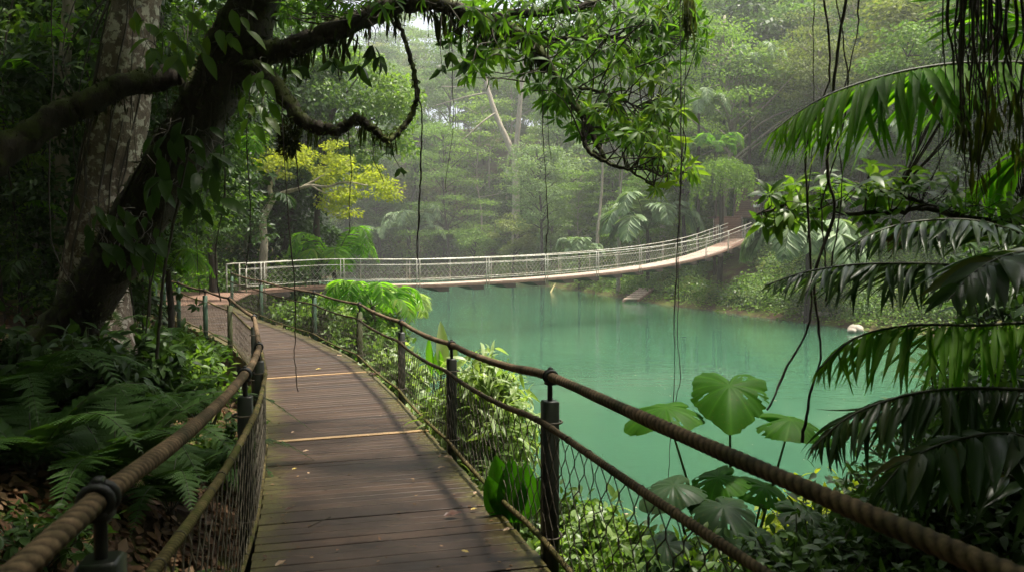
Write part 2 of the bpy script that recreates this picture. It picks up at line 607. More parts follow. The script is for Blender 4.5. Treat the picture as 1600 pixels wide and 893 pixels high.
M['galv'] = plain_mat('galvanised_steel', (.27, .26, .21), (.58, .57, .50), .5, 3, .1, bmp=.05, patch=(.30, .28, .20))
M['wood_pale'] = plain_mat('pale_deck_board', (.25, .185, .14), (.42, .325, .255), .65, 5, rnd=.2)
M['wood_brown'] = plain_mat('brown_board', (.13, .075, .05), (.22, .135, .095), .6, 6, rnd=.25)
M['wood_dark'] = plain_mat('dark_beam', (.018, .013, .009), (.045, .032, .022), .7, 9)
M['wood_edge'] = plain_mat('mossy_edge_beam', (.10, .065, .03), (.20, .13, .06), .75, 7)
M['strip'] = plain_mat('tan_wood_strip', (.27, .17, .08), (.40, .265, .135), .55, 12)
M['white'] = plain_mat('white_paint', (.7, .7, .68), (.82, .82, .8), .5, 5)
M['rock'] = plain_mat('pale_rock', (.20, .17, .13), (.36, .32, .26), .8, 4, bmp=.6, bdist=.04)
M['bamboo'] = plain_mat('bamboo', (.30, .25, .09), (.42, .36, .15), .5, 6)


def deck_mat():
    m, nt, out = new_mat('wet_dark_planks')
    tc = nt.nodes.new('ShaderNodeTexCoord')
    at = N(nt, 'ShaderNodeAttribute', attribute_name='rnd')
    ed = N(nt, 'ShaderNodeAttribute', attribute_name='edge')
    mp = N(nt, 'ShaderNodeMapping')
    mp.inputs['Scale'].default_value = (2.0, 26, 2)
    mp.inputs['Rotation'].default_value = (0, 0, math.radians(-14))
    nt.links.new(tc.outputs['Object'], mp.inputs['Vector'])
    g = noise(nt, 1.6, 6, .7, mp.outputs[0], .5)
    col = ramp(nt, [(.25, (.013, .007, .004)), (.55, (.042, .023, .013)), (.8, (.10, .059, .035))], g.outputs['Fac']).outputs['Color']
    hs = N(nt, 'ShaderNodeHueSaturation')
    mr = N(nt, 'ShaderNodeMapRange')
    mr.inputs[3].default_value = .68; mr.inputs[4].default_value = 1.32
    nt.links.new(at.outputs['Fac'], mr.inputs[0]); nt.links.new(mr.outputs[0], hs.inputs['Value'])
    nt.links.new(col, hs.inputs['Color'])
    n2 = noise(nt, 2.2, 6, .75, tc.outputs['Object'])
    n3 = noise(nt, 38, 3, .7, tc.outputs['Object'])
    a = N(nt, 'ShaderNodeMath', operation='MULTIPLY_ADD')
    nt.links.new(n2.outputs['Fac'], a.inputs[0]); a.inputs[1].default_value = .9
    nt.links.new(ed.outputs['Fac'], a.inputs[2])
    mr3 = N(nt, 'ShaderNodeMapRange')
    mr3.inputs[1].default_value = 1.16; mr3.inputs[2].default_value = 1.42
    nt.links.new(a.outputs[0], mr3.inputs[0])
    mm = N(nt, 'ShaderNodeMath', operation='MULTIPLY')
    nt.links.new(mr3.outputs[0], mm.inputs[0])
    g3 = ramp(nt, [(.35, (.25, .25, .25)), (.6, (1, 1, 1))], n3.outputs['Fac'])
    nt.links.new(g3.outputs['Color'], mm.inputs[1])
    col = mixc(nt, mm.outputs[0], hs.outputs[0], (.085, .078, .018))
    b = N(nt, 'ShaderNodeBsdfPrincipled')
    nt.links.new(col, b.inputs['Base Color'])
    rr = N(nt, 'ShaderNodeMapRange')
    rr.inputs[3].default_value = .34; rr.inputs[4].default_value = .7
    b.inputs['Specular IOR Level'].default_value = .3
    nt.links.new(n2.outputs['Fac'], rr.inputs[0])
    nt.links.new(rr.outputs[0], b.inputs['Roughness'])
    nt.links.new(bump(nt, g.outputs['Fac'], .35, .004), b.inputs['Normal'])
    nt.links.new(b.outputs[0], out.inputs['Surface'])
    return m


M['deck'] = deck_mat()


def ground_mat():
    m, nt, out = new_mat('forest_soil')
    n1 = noise(nt, .9, 6, .7)
    n2 = noise(nt, 7, 6, .75)
    soil = ramp(nt, [(.3, (.022, .013, .008)), (.5, (.055, .032, .019)), (.72, (.10, .062, .034))], n2.outputs['Fac']).outputs['Color']
    g = ramp(nt, [(.44, (0, 0, 0)), (.56, (1, 1, 1))], n1.outputs['Fac'])
    moss = ramp(nt, [(.3, (.035, .05, .010)), (.7, (.10, .11, .02))], n2.outputs['Fac']).outputs['Color']
    col = mixc(nt, g.outputs['Color'], soil, moss)
    b = N(nt, 'ShaderNodeBsdfPrincipled', Roughness=.9)
    b.inputs['Specular IOR Level'].default_value = .2
    nt.links.new(col, b.inputs['Base Color'])
    nt.links.new(bump(nt, n2.outputs['Fac'], .8, .08), b.inputs['Normal'])
    nt.links.new(b.outputs[0], out.inputs['Surface'])
    return m


M['ground'] = ground_mat()


def water_mat():
    m, nt, out = new_mat('milky_teal_water')
    tc = nt.nodes.new('ShaderNodeTexCoord')
    n0 = noise(nt, .05, 3, .5, tc.outputs['Object'])
    col = ramp(nt, [(.3, (.028, .088, .050)), (.7, (.046, .122, .070))], n0.outputs['Fac']).outputs['Color']
    b = N(nt, 'ShaderNodeBsdfPrincipled', Roughness=.05)
    b.subsurface_method = 'BURLEY'
    b.inputs['Subsurface Weight'].default_value = 1
    b.inputs['Subsurface Radius'].default_value = (1, 1, 1)
    b.inputs['Subsurface Scale'].default_value = 25.0
    b.inputs['IOR'].default_value = 1.33
    nt.links.new(col, b.inputs['Base Color'])
    mp = N(nt, 'ShaderNodeMapping')
    mp.inputs['Rotation'].default_value = (0, 0, math.radians(28))
    mp.inputs['Scale'].default_value = (1.0, 2.2, 1)
    nt.links.new(tc.outputs['Object'], mp.inputs['Vector'])
    w1 = noise(nt, 3.2, 3, .55, mp.outputs[0], .3)
    w2 = noise(nt, .55, 2, .5, mp.outputs[0])
    patch = noise(nt, .11, 2, .5, tc.outputs['Object'])
    pr = ramp(nt, [(.42, (.22, .22, .22)), (.62, (1, 1, 1))], patch.outputs['Fac'])
    mm = N(nt, 'ShaderNodeMath', operation='MULTIPLY')
    nt.links.new(w1.outputs['Fac'], mm.inputs[0]); nt.links.new(pr.outputs['Color'], mm.inputs[1])
    ad = N(nt, 'ShaderNodeMath', operation='MULTIPLY_ADD')
    nt.links.new(w2.outputs['Fac'], ad.inputs[0]); ad.inputs[1].default_value = 1.5
    nt.links.new(mm.outputs[0], ad.inputs[2])
    nt.links.new(bump(nt, ad.outputs[0], .17, .05), b.inputs['Normal'])
    nt.links.new(b.outputs[0], out.inputs['Surface'])
    return m


M['water'] = water_mat()

# ------------------------------------------------------------------ lie of the land
LAKE = np.array([(0.9, 7.6), (1.9, 6.4), (4, 6.6), (7, 6.4), (12, 7), (20, 12), (26, 22), (21.5, 30), (16.9, 36), (14, 46), (10.3, 58), (5.6, 84),
                 (-5, 116), (-25, 124), (-40, 120), (-38, 100), (-22, 70), (-11, 42), (-7.2, 31), (-4.6, 24), (-1.7, 17), (-0.2, 11)], float)
DR = np.array([(1.66, -1.5, 2.0), (.94, 1.36, 1.95), (.175, 4.4, 1.78), (-.67, 7.5, 1.60), (-1.66, 10.7, 1.54), (-2.99, 14.2, 1.57), (-4.77, 17.6, 1.63), (-7.3, 21.3, 1.78), (-10.0, 26.0, 1.92)])
DL = np.array([(-.25, -1.9, 2.0), (-.78, 1.0, 1.95), (-1.47, 4.0, 1.78), (-2.36, 7.0, 1.60), (-3.38, 10.0, 1.54), (-4.75, 13.3, 1.57), (-6.45, 16.5, 1.63), (-9.0, 20.0, 1.78), (-12.0, 24.9, 1.92)])
DLs = spline(DL, 6)


def ground_z(x, y):
    x = np.asarray(x, float); y = np.asarray(y, float)
    sh = np.broadcast(x, y).shape
    q = np.stack([np.broadcast_to(x, sh).ravel(), np.broadcast_to(y, sh).ravel()], 1)
    d, _ = polyline_dist(q, np.vstack([LAKE, LAKE[:1]]))
    s = np.where(inside(q, LAKE), -d, d)
    far = sstep(44, 60, q[:, 1] + 1.2 * q[:, 0])
    back = sstep(80, 115, q[:, 1] - .3 * q[:, 0])
    dl, sg = polyline_dist(q, np.vstack([[DLs[0, :2] + (DLs[0, :2] - DLs[3, :2]) * 30], DLs[:, :2], [DLs[-1, :2] + np.array([-5, 30])]]))
    dl = dl * sg
    nearh = .05 + np.minimum(np.maximum(s, 0) * .5, .75) + 1.15 * sstep(.1, 1.9, dl) + .75 * sstep(1.8, 4.5, dl) + .16 * np.clip(dl - 3.5, 0, 40)
    slope = .40 + .2 * back
    ss = np.maximum(s, 0)
    farh = .35 * sstep(0, 1, ss) + slope * np.clip(ss - 1.2, 0, 55) + .18 * np.clip(ss - 55, 0, 60)
    h = np.where(s > 0, nearh * (1 - far) + farh * far, -np.minimum(.55 * np.abs(s), 2.2))
    h = h + np.where(s > .4, .10 * np.sin(q[:, 0] * 1.7 + q[:, 1] * .6) * np.sin(q[:, 1] * 1.3 - q[:, 0] * .4), 0) * sstep(.4, 2, s)
    return h.reshape(sh)


def shore_d(x, y):
    q = np.stack([np.asarray(x, float).ravel(), np.asarray(y, float).ravel()], 1)
    d, _ = polyline_dist(q, np.vstack([LAKE, LAKE[:1]]))
    return np.where(inside(q, LAKE), -d, d)


def build_land():
    xs = np.concatenate([np.arange(-190, -60, 6), np.arange(-60, -16, 1.6), np.arange(-16, 24, .35), np.arange(24, 60, 1.2), np.arange(60, 191, 6)])
    ys = np.concatenate([np.arange(-40, -4, 3), np.arange(-4, 30, .35), np.arange(30, 130, 1.3), np.arange(130, 261, 6)])
    X, Y = np.meshgrid(xs, ys, indexing='ij')
    Z = ground_z(X, Y)
    V = np.stack([X, Y, Z], -1).reshape(-1, 3)
    i, j = np.meshgrid(np.arange(len(xs) - 1), np.arange(len(ys) - 1), indexing='ij')
    w = len(ys)
    f = np.stack([i * w + j, (i + 1) * w + j, (i + 1) * w + j + 1, i * w + j + 1], -1).reshape(-1, 4)
    mb = MB(); mb.add(V, f)
    tag(mb.build('ground', M['ground']), kind='structure')
    mb = MB()
    c = LAKE.mean(0)
    big = c + (LAKE - c) * 1.0
    # a sheet a little wider than the lake; the banks rise out of it
    x0, y0 = LAKE.min(0) - 3; x1, y1 = LAKE.max(0) + 3
    gx = np.linspace(x0, x1, 40); gy = np.linspace(y0, y1, 60)
    X, Y = np.meshgrid(gx, gy, indexing='ij')
    i, j = np.meshgrid(np.arange(39), np.arange(59), indexing='ij')
    f = np.stack([i * 60 + j, (i + 1) * 60 + j, (i + 1) * 60 + j + 1, i * 60 + j + 1], -1).reshape(-1, 4)
    cx = (X[:-1, :-1] + X[1:, 1:]).ravel() / 2; cy = (Y[:-1, :-1] + Y[1:, 1:]).ravel() / 2
    keep = shore_d(cx, cy) < 3.2
    mb.add(np.stack([X, Y, X * 0], -1).reshape(-1, 3), f[keep])
    tag(mb.build('water', M['water']), kind='structure')


build_land()


# ------------------------------------------------------------------ boardwalk
def lerp_rows(A, t):
    s = np.linspace(0, 1, len(A))
    return np.stack([np.interp(t, s, A[:, k]) for k in range(A.shape[1])], 1)


SR, SL = spline(DR, 12), spline(DL, 12)


def build_boardwalk():
    root = thing('boardwalk', 'dark brown wet plank boardwalk curving away to the left beside the lake', 'boardwalk', (0, 4, 1.7))
    mid = (SR + SL) / 2
    s = np.concatenate([[0], np.cumsum(np.linalg.norm(np.diff(mid[:, :2], axis=0), axis=1))])
    tt = np.linspace(0, 1, len(SR))
    V, F, RN, ED = [], [], [], []
    pw, gap = .136, .012
    n = int(s[-1] / (pw + gap))
    k = 0
    xs = np.array([-1, -.93, -.8, -.55, 0, .55, .8, .93, 1])
    strips = []
    for i in range(n):
        a, b = i * (pw + gap), i * (pw + gap) + pw
        ta, tb = np.interp([a, b], s, tt)
        e = lerp_rows(SR, np.array([ta, tb])); g = lerp_rows(SL, np.array([ta, tb]))
        dz = random.gauss(0, .0022)
        rn = min(1, max(0, random.gauss(.5, .24)))
        ext = random.uniform(-.012, .012)
        ring = []
        for q in range(len(xs)):
            u = (xs[q] * (1 + ext) + 1) / 2
            pa = g[0] * (1 - u) + e[0] * u; pb = g[1] * (1 - u) + e[1] * u
            ch = .004 * norm(pb - pa)
            ring.append([pa + [0, 0, dz - .034], pa + [0, 0, dz - .004], pa + ch + [0, 0, dz], pb - ch + [0, 0, dz], pb + [0, 0, dz - .004], pb + [0, 0, dz - .034]])
        for q in range(len(xs)):
            V += ring[q]; RN += [rn] * 6; ED += [abs(xs[q])] * 6
        for q in range(len(xs) - 1):
            for c in range(6):
                F.append([k + q * 6 + c, k + q * 6 + (c + 1) % 6, k + (q + 1) * 6 + (c + 1) % 6, k + (q + 1) * 6 + c])
        L6 = len(xs) * 6
        k += L6
    # end faces as two quads each
    F2 = []
    for i in range(n):
        o0 = i * len(xs) * 6
        for o, fl in ((o0, 1), (o0 + (len(xs) - 1) * 6, 0)):
            for qd in ([0, 1, 2, 5], [2, 3, 4, 5]):
                F2.append([o + z for z in (qd if fl else qd[::-1])])
    mb = MB(); mb.add(V, [f[::-1] for f in F] + F2, RN)
    o = mb.build('planks', M['deck'], root, smooth=False)
    ea = o.data.attributes.new('edge', 'FLOAT', 'POINT')
    ea.data.foreach_set('value', np.array(ED, np.float32))
    # screw heads near the plank ends
    mb = MB()
    for i in range(n):
        a = i * (pw + gap) + pw / 2
        t = np.interp(a, s, tt)
        e = lerp_rows(SR, np.array([t]))[0]; g = lerp_rows(SL, np.array([t]))[0]
        if e[1] > 9: break
        for u in (.07, .5, .93):
            for o in (-.035, .035):
                w = norm(np.cross(e - g, [0, 0, 1]))
                c = g * (1 - u) + e * u + w * o + np.array([random.gauss(0, .004), 0, .0045])
                an = np.arange(7) / 7 * 2 * PI
                mb.add(c + np.stack([np.cos(an), np.sin(an), 0 * an], 1) * .0045, [list(range(7))], .5)
    tag(mb.build('screw_heads', M['clamp'], root, smooth=False), kind='stuff')
    # beams under the edges
    for S, nm in ((SR, 1), (SL, -1)):
        mb = MB()
        ins = (SL - SR) if nm == 1 else (SR - SL)
        ins = ins / np.linalg.norm(ins[:, :2], axis=1)[:, None]
        c = S + ins * .06
        for a in range(len(c) - 1):
            p, q = c[a], c[a + 1]
            d = (q - p) / 2
            sd = norm(np.cross(d, [0, 0, 1])) * .045
            box(mb, (p + q) / 2 - [0, 0, .125], d, sd, np.array([0, 0, .085]), .5)
        mb.build('edge_beam', M['wood_edge'] if nm == -1 else M['wood_dark'], root, smooth=False)
    # cross bearers and piles
    for t in np.linspace(.05, .97, 13):
        e = lerp_rows(SR, np.array([t]))[0]; g = lerp_rows(SL, np.array([t]))[0]
        mb = MB()
        d = norm(e - g); w = np.cross(d, [0, 0, 1])
        box(mb, (e + g) / 2 - [0, 0, .30], (e - g) / 2 * .98, w * .06, np.array([0, 0, .085]))
        mb.build('bearer', M['wood_dark'], root, smooth=False)
        for p in (e * .86 + g * .14, g * .86 + e * .14):
            z0 = float(ground_z(p[0], p[1])) - .4
            mb = MB()
            tube(mb, [[p[0], p[1], z0], [p[0], p[1], (z0 + p[2] - .39) / 2], [p[0], p[1], p[2] - .39]], .085, 10)
            mb.build('pile', M['wood_dark'], root)
    # the two pale strips let into the planks
    for t0, wd in ((.3125, .075), (.507, .08)):
        pass
    for yy, wd in ((8.42, .085), (13.05, .075)):
        j = np.argmin(np.abs(SR[:, 1] - yy))
        e, g = SR[j], SL[j]
        d = norm(e - g); w = norm(np.cross(d, [0, 0, 1]))
        mb = MB()
        box(mb, e * .52 + g * .48 + np.array([0, 0, .006]), d * .86, w * wd * .5, np.array([0, 0, .005]))
        mb.build('strip', M['strip'], root, smooth=False)
    # landing where the path meets the bridge
    mb = MB()
    A, B = SR[-1] + [0, .02, 0], SL[-1] + [0, .02, 0]
    p0, p1 = np.array([-10.35, 29.3, 2.14]), np.array([-14.6, 30.8, 2.14])
    nb = 34
    for i in range(nb):
        u0, u1 = i / nb, (i + .95) / nb
        q = [B + (p1 - B) * u0, A + (p0 - A) * u0, A + (p0 - A) * u1, B + (p1 - B) * u1]
        v = q + [z - np.array([0, 0, .035]) for z in q]
        mb.add(v, [[0, 1, 2, 3], [7, 6, 5, 4], [0, 4, 5, 1], [1, 5, 6, 2], [2, 6, 7, 3], [3, 7, 4, 0]], random.gauss(.5, .2))
    mb.build('landing', M['wood_brown'], root, smooth=False)
    return root


build_boardwalk()


# ------------------------------------------------------------------ rope railings
def net(mb, top, bot, cell=.062, rowh=.085, r=.0022, jit=.006, sides=3):
    """knotted wire netting between two lines (equal sampling)"""
    s = np.concatenate([[0], np.cumsum(np.linalg.norm(np.diff(bot, axis=0), axis=1))])
    n = int(s[-1] / cell)
    H = np.linalg.norm(top - bot, axis=1).mean()
    rows = max(3, int(H / rowh))
    st = s / s[-1]

    def at(L, u):
        return np.stack([np.interp(u, st, L[:, k]) for k in range(3)], -1)
    zz = np.arange(rows * 2 + 1)
    for i in range(n):
        # each wire swings a half cell right and left, touching its neighbours in turn
        sw = np.array([0, .22, .5, .22])[(zz + 2 * (i % 2)) % 4] if False else None
        tri = np.where(zz % 2 == 0, 0.0, 0.0)
        ph = (np.arange(rows + 1) + i) % 2
        off = (ph - .5) * 1.06 * cell
        u = np.clip((i * cell + cell * .5 + off + RNG.normal(0, jit, rows + 1)) / s[-1], 0, 1)
        w = np.arange(rows + 1) / rows
        w = np.clip(w + np.concatenate([[0], RNG.normal(0, jit * .6 / H, rows - 1), [0]]), 0, 1)
        p = at(bot, u) * (1 - w)[:, None] + at(top, u) * w[:, None]
        # short twisted stretch at every crossing
        q = []
        for k in range(rows + 1):
            if 0 < k < rows:
                q += [p[k] - [0, 0, rowh * .16], p[k] + [0, 0, rowh * .16]]
            else:
                q.append(p[k])
        tube(mb, np.array(q), r, sides, .5, 0, cap=False)


def railing(label, S, posts, out, near_first, top_ext):
    root = thing('rope_railing', label, 'railing', tuple(S[len(S) // 2]), 'rope railings of the boardwalk')
    P_ = []
    for y in posts:
        p = np.array([np.interp(y, S[:, 1], S[:, k]) for k in range(3)])
        P_.append(p)
    P_ = np.array(P_)
    tg = norm(np.gradient(P_, axis=0) * [1, 1, 0])
    sd = np.stack([tg[:, 1], -tg[:, 0], np.zeros(len(tg))], 1) * out
    B = P_ + sd * .055
    HT, HM, HL = 1.10, .83, .13
    for i, b in enumerate(B):
        d = abs(b[1])
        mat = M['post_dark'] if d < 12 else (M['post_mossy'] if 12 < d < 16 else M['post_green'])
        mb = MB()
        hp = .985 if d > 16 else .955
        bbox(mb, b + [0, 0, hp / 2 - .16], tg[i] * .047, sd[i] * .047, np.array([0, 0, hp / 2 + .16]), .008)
        po = mb.build('post', mat, root)
        mb = MB()
        tube(mb, [b + [0, 0, hp - .03], b + [0, 0, HT]], .016, 8)
        po2 = mb.build('clamp_rod', M['clamp'], po)
        mb = MB()
        t = norm(np.gradient(B, axis=0))[i]
        for o in (-.03, .012):
            torus(mb, b + [0, 0, HT] + t * o, t, .034, .012)
        bbox(mb, b + [0, 0, HT - .035] + t * -.009, t * .034, sd[i] * .03, np.array([0, 0, .014]), .004)
        bbox(mb, b + [0, 0, HT + .042] + t * -.009, t * .018, sd[i] * .012, np.array([0, 0, .014]), .004)
        mb.build('clamp', M['clamp'], po)

    def line(h, sag, off=0.0, skip=None):
        pts = []
        for i in range(len(B)):
            pts.append(B[i] + [0, 0, h] - sd[i] * off)
            if i < len(B) - 1:
                L = np.linalg.norm(B[i + 1] - B[i])
                for u in (.25, .5, .75):
                    # the railing line follows the deck edge with a light sag
                    yy = B[i][1] * (1 - u) + B[i + 1][1] * u
                    g = np.array([np.interp(yy, S[:, 1], S[:, k]) for k in range(3)])
                    st = B[i] * (1 - u) + B[i + 1] * u
                    st = st * .75 + (g + (sd[i] + sd[i + 1]) / 2 * .055) * .25
                    pts.append(st + [0, 0, h - sag * min(L, 3.2) / 3 * 4 * u * (1 - u)] - (sd[i] + sd[i + 1]) / 2 * off)
        return spline(np.array(pts), 3)
    top, midl, low = line(HT, .03), line(HM, .035, .058), line(HL, .03, .058)
    cut = [k for k in range(len(top)) if top[k][1] < 13.5][-1]
    for L, R, nm in ((top, .027, 'top_rope'), (midl, .0185, 'middle_rope'), (low, .017, 'bottom_rope')):
        mb = MB()
        rope(mb, L[:cut + 1], R)
        tube(mb, L[cut:], R * .95, 8)
        # loose fibres
        q = L[:cut + 1][RNG.integers(0, cut, 1500)] + RNG.normal(0, R * .25, (1500, 3))
        dv = rdir(1500); dv[:, 2] *= .8; dv = norm(dv)
        scatter(mb, leaf_t(2, .018, .2, .5, .3), q + dv * R * .8, norm(dv + rdir(1500) * .8), rdir(1500), RNG.uniform(.008, .03, 1500), RNG.random(1500))
        mb.build(nm, M['rope_mossy'] if (out < 0 and nm != 'top_rope') or nm == 'bottom_rope' else M['rope'], root)
    # ties that lash the ropes and netting together
    mb = MB()
    for L, R in ((midl, .0185), (low, .017)):
        q = resample(L, .31)
        t = norm(np.gradient(q, axis=0))
        for k in range(1, len(q) - 1):
            if q[k][1] < 14:
                torus(mb, q[k], t[k] + RNG.normal(0, .25, 3), R * 1.08, .0035, n=10, m=5)
    for i, b in enumerate(B):
        for h in (HM, HL):
            if abs(b[1]) < 20:
                torus(mb, b + [0, 0, h] + RNG.normal(0, .004, 3), [0, 0, 1.0], .072, .007, n=14, m=5)
    tag(mb.build('lashing', M['net_dark'], root), kind='stuff')
    m2, l2 = resample(midl, .1), None
    k = len(m2)
    l2 = np.stack([np.interp(np.linspace(0, 1, k), np.linspace(0, 1, len(low)), low[:, c]) for c in range(3)], 1)
    m2 = np.stack([np.interp(np.linspace(0, 1, k), np.linspace(0, 1, len(midl)), midl[:, c]) for c in range(3)], 1)
    mb = MB()
    net(mb, m2, l2, .076, .095, .0034, .009)
    mb.build('netting', M['net_dark'] if out > 0 else M['net'], root)
    return root


railing('thick rope handrail with netting on dark posts along the lake side of the boardwalk', SR,
        [-1.6, 4.4, 7.5, 10.7, 14.2, 17.6, 21.3, 25.6], 1, 0, 0)
railing('mossy rope handrail with netting along the forest side of the boardwalk', SL,
        [-1.6, 1.78, 4.85, 7.5, 11.5, 15.6, 17.7, 19.9, 22.4, 24.6], -1, 0, 0)


# ------------------------------------------------------------------ suspension bridge
BC = spline([P(373, 0, 30.6) * [1, 1, 0] + [0, 0, 2.17], P(500, 0, 32.2) * [1, 1, 0] + [0, 0, 2.36 - .02], P(610, 0, 33.4) * [1, 1, 0] + [0, 0, 2.33],
             P(700, 0, 34.6) * [1, 1, 0] + [0, 0, 2.36], P(870, 0, 38) * [1, 1, 0] + [0, 0, 2.58], P(1000, 0, 42) * [1, 1, 0] + [0, 0, 2.98],
             P(1090, 0, 46.2) * [1, 1, 0] + [0, 0, 3.62], P(1142, 0, 50.6) * [1, 1, 0] + [0, 0, 4.45], P(1160, 0, 53.2) * [1, 1, 0] + [0, 0, 4.85]], 10)


def build_bridge():
    root = thing('suspension_bridge', 'pale suspension footbridge with white mesh railings sagging across the green lake', 'footbridge', tuple(BC[0]))
    c = resample(BC, .16)
    t = norm(np.gradient(c, axis=0))
    sd = norm(np.cross(t, [0, 0, 1.0]))           # towards the viewer
    up = np.cross(sd, t)
    HWD = .78
    mb = MB(); mb2 = MB(); mb3 = MB()
    for i in range(len(c) - 1):
        u = i / len(c)
        m = mb2 if u > .87 else (mb3 if u < .10 else mb)
        box(m, c[i] - up[i] * .025, t[i] * .075, sd[i] * HWD, up[i] * .022, min(1, max(0, random.gauss(.5, .25))))
    mb.build('deck_boards', M['wood_pale'], root, smooth=False)
    mb2.build('end_boards', M['wood_brown'], root, smooth=False)
    mb3.build('end_boards', M['wood_brown'], root, smooth=False)
    for sg in (1, -1):
        mb = MB()
        e = c + sd * sg * (HWD + .03) - up * .09
        for i in range(0, len(e) - 4, 4):
            d = (e[i + 4] - e[i]) / 2
            box(mb, (e[i + 4] + e[i]) / 2, d, sd[i] * .03, up[i] * .04)
        mb.build('edge_girder', M['wood_dark'] if sg < 0 else M['wood_brown'], root, smooth=False)
    # tapered cross joists
    st = 11
    for i in range(8, len(c) - 20, st):
        mb = MB()
        q = c[i] - up[i] * .152
        a, b = sd[i] * (HWD + .08), t[i]
        v = []
        for x, dep in ((-1, .10), (0, .20), (1, .20)):
            for w in (-.42, .42):
                v += [q + a * x + b * w, q + a * x + b * w * (1 if w > 0 else .1) - up[i] * dep]
        f = []
        for k in (0, 4):
            f += [[k, k + 2, k + 6, k + 4], [k + 1, k + 5, k + 7, k + 3], [k, k + 4, k + 5, k + 1], [k + 2, k + 3, k + 7, k + 6]]
        f += [[0, 1, 3, 2], [8, 10, 11, 9]]
        mb.add(v, f)
        mb.build('joist', M['wood_dark'], root, smooth=False)
    # railings
    for sg in (1, -1):
        e = c + sd * sg * (HWD + .045)
        upz = np.array([0, 0, 1.0])
        lab = 'viewer' if sg > 0 else 'far'
        for h, r, nm in ((1.12, .023, 'top_rail'), (.88, .013, 'middle_rail'), (.20, .012, 'bottom_rail')):
            mb = MB()
            tube(mb, resample(e + upz * h, .5), r, 8)
            mb.build(nm, M['galv'], root)
        stp = 21 if sg > 0 else 14
        ii = list(range(4, len(c) - 2, stp))[:45]
        for i in ii:
            mb = MB()
            for o in (-.07, .07) if sg > 0 or (i // stp) % 2 else (0.0,):
                b = e[i] + t[i] * o + sd[i] * sg * .02
                bbox(mb, b + upz * (.42 if sg > 0 else .53), t[i] * .015, sd[i] * .015, upz * (.70 if sg > 0 else .59), .004)
            mb.build('rail_post', M['galv'], root)
        mb = MB()
        L = resample(e, .4)
        net(mb, L + upz * .87, L + upz * .2, .115, .115, .0046, .002)
        mb.build('mesh_panel', M['galv'], root)
    # hooped end at the near landing
    a, b = c[0] + sd[0] * (HWD + .045), c[0] - sd[0] * (HWD + .045)
    k = b - t[0] * .55 + sd[0] * .25
    for p in (a, b, k):
        mb = MB(); bbox(mb, p + np.array([0, 0, .54]), t[0] * .028, sd[0] * .028, np.array([0, 0, .58]), .005)
        mb.build('end_post', M['galv'], root)
    for h, r in ((1.12, .03), (.2, .016)):
        mb = MB(); tube(mb, spline([b + t[0] * .3 + [0, 0, h], b - t[0] * .28 + [0, 0, h], k + [0, 0, h], k + sd[0] * .9 - t[0] * .1 + [0, 0, h]], 6), r, 8)
        mb.build('end_hoop', M['galv'], root)
    return root


build_bridge()


def build_stairs():
    end = BC[-1]
    root = thing('wooden_stairway', 'brown wooden stairway climbing the wooded hillside from the far end of the bridge', 'stairs', tuple(end + [0, .4, 0]))
    d1 = norm(np.array([.02, 1, 0])); s1 = np.array([d1[1], -d1[0], 0])
    mb = MB()
    # small platform, then a lower flight going up to the left
    box(mb, end + [.15, 1.0, -.03], s1 * 1.35, d1 * .95, np.array([0, 0, .035]), .6)
    mb.build('platform', M['wood_brown'], root, smooth=False)

    def flight(q, dirv, n, w, rise, run, nm):
        sv = np.array([dirv[1], -dirv[0], 0])
        m1 = MB()
        for i in range(n):
            pz = q + dirv * run * (i + .5) + [0, 0, rise * (i + 1)]
            box(m1, pz - [0, 0, .025], sv * w, dirv * run * .54, np.array([0, 0, .025]), random.uniform(.55, 1))
            box(m1, pz - dirv * run * .46 - [0, 0, .05 + rise * .42], sv * w * .98, dirv * .015, np.array([0, 0, rise * .40]), random.uniform(0, .25))
        m1.build('flight', M['wood_brown'], root, smooth=False)
        m2 = MB()
        for sg in (-1, 1):
            a = q + sv * sg * (w + .06); b = a + dirv * run * n + [0, 0, rise * n]
            m = (a + b) / 2
            tv = norm(b - a)
            box(m2, m - [0, 0, .08], (b - a) / 2, sv * .035, np.cross(sv, tv) * .15)
        m2.build('stringer', M['wood_dark'], root, smooth=False)
        return q + dirv * run * n + [0, 0, rise * n]
    q = flight(end + [-.25, 1.95, 0], norm(np.array([.28, 1, 0])), 10, 1.0, .185, .36, '')
    mb = MB()
    box(mb, q + [1.0, .8, -.03], np.array([2.2, 0, 0]), np.array([0, .8, 0]), np.array([0, 0, .035]), .4)
    mb.build('platform', M['wood_brown'], root, smooth=False)
    q2 = flight(q + [2.05, 1.6, 0], norm(np.array([.33, 1, 0])), 15, 1.05, .19, .34, '')
    mb = MB()
    box(mb, q2 + [0, .9, -.03], np.array([1.6, 0, 0]), np.array([0, .9, 0]), np.array([0, 0, .035]), .9)
    mb.build('platform', M['wood_pale'], root, smooth=False)
    # handrails by the platform
    for sg in (-1, 1):
        mb = MB()
        x = end + np.array([.15 + sg * 1.3, .2, 0])
        for k in range(4):
            bbox(mb, x + [0, k * .55, .5], np.array([.025, 0, 0]), np.array([0, .025, 0]), np.array([0, 0, .52]), .004)
        tube(mb, [x + [0, -.1, 1.0], x + [0, .85, 1.01], x + [0, 1.75, 1.0]], .028, 8)
        if sg > 0:
            mb.build('handrail', M['wood_pale'], root)
        else:
            mb.build('handrail', M['galv'], root)
    return q, q2


STQ, STQ2 = build_stairs()


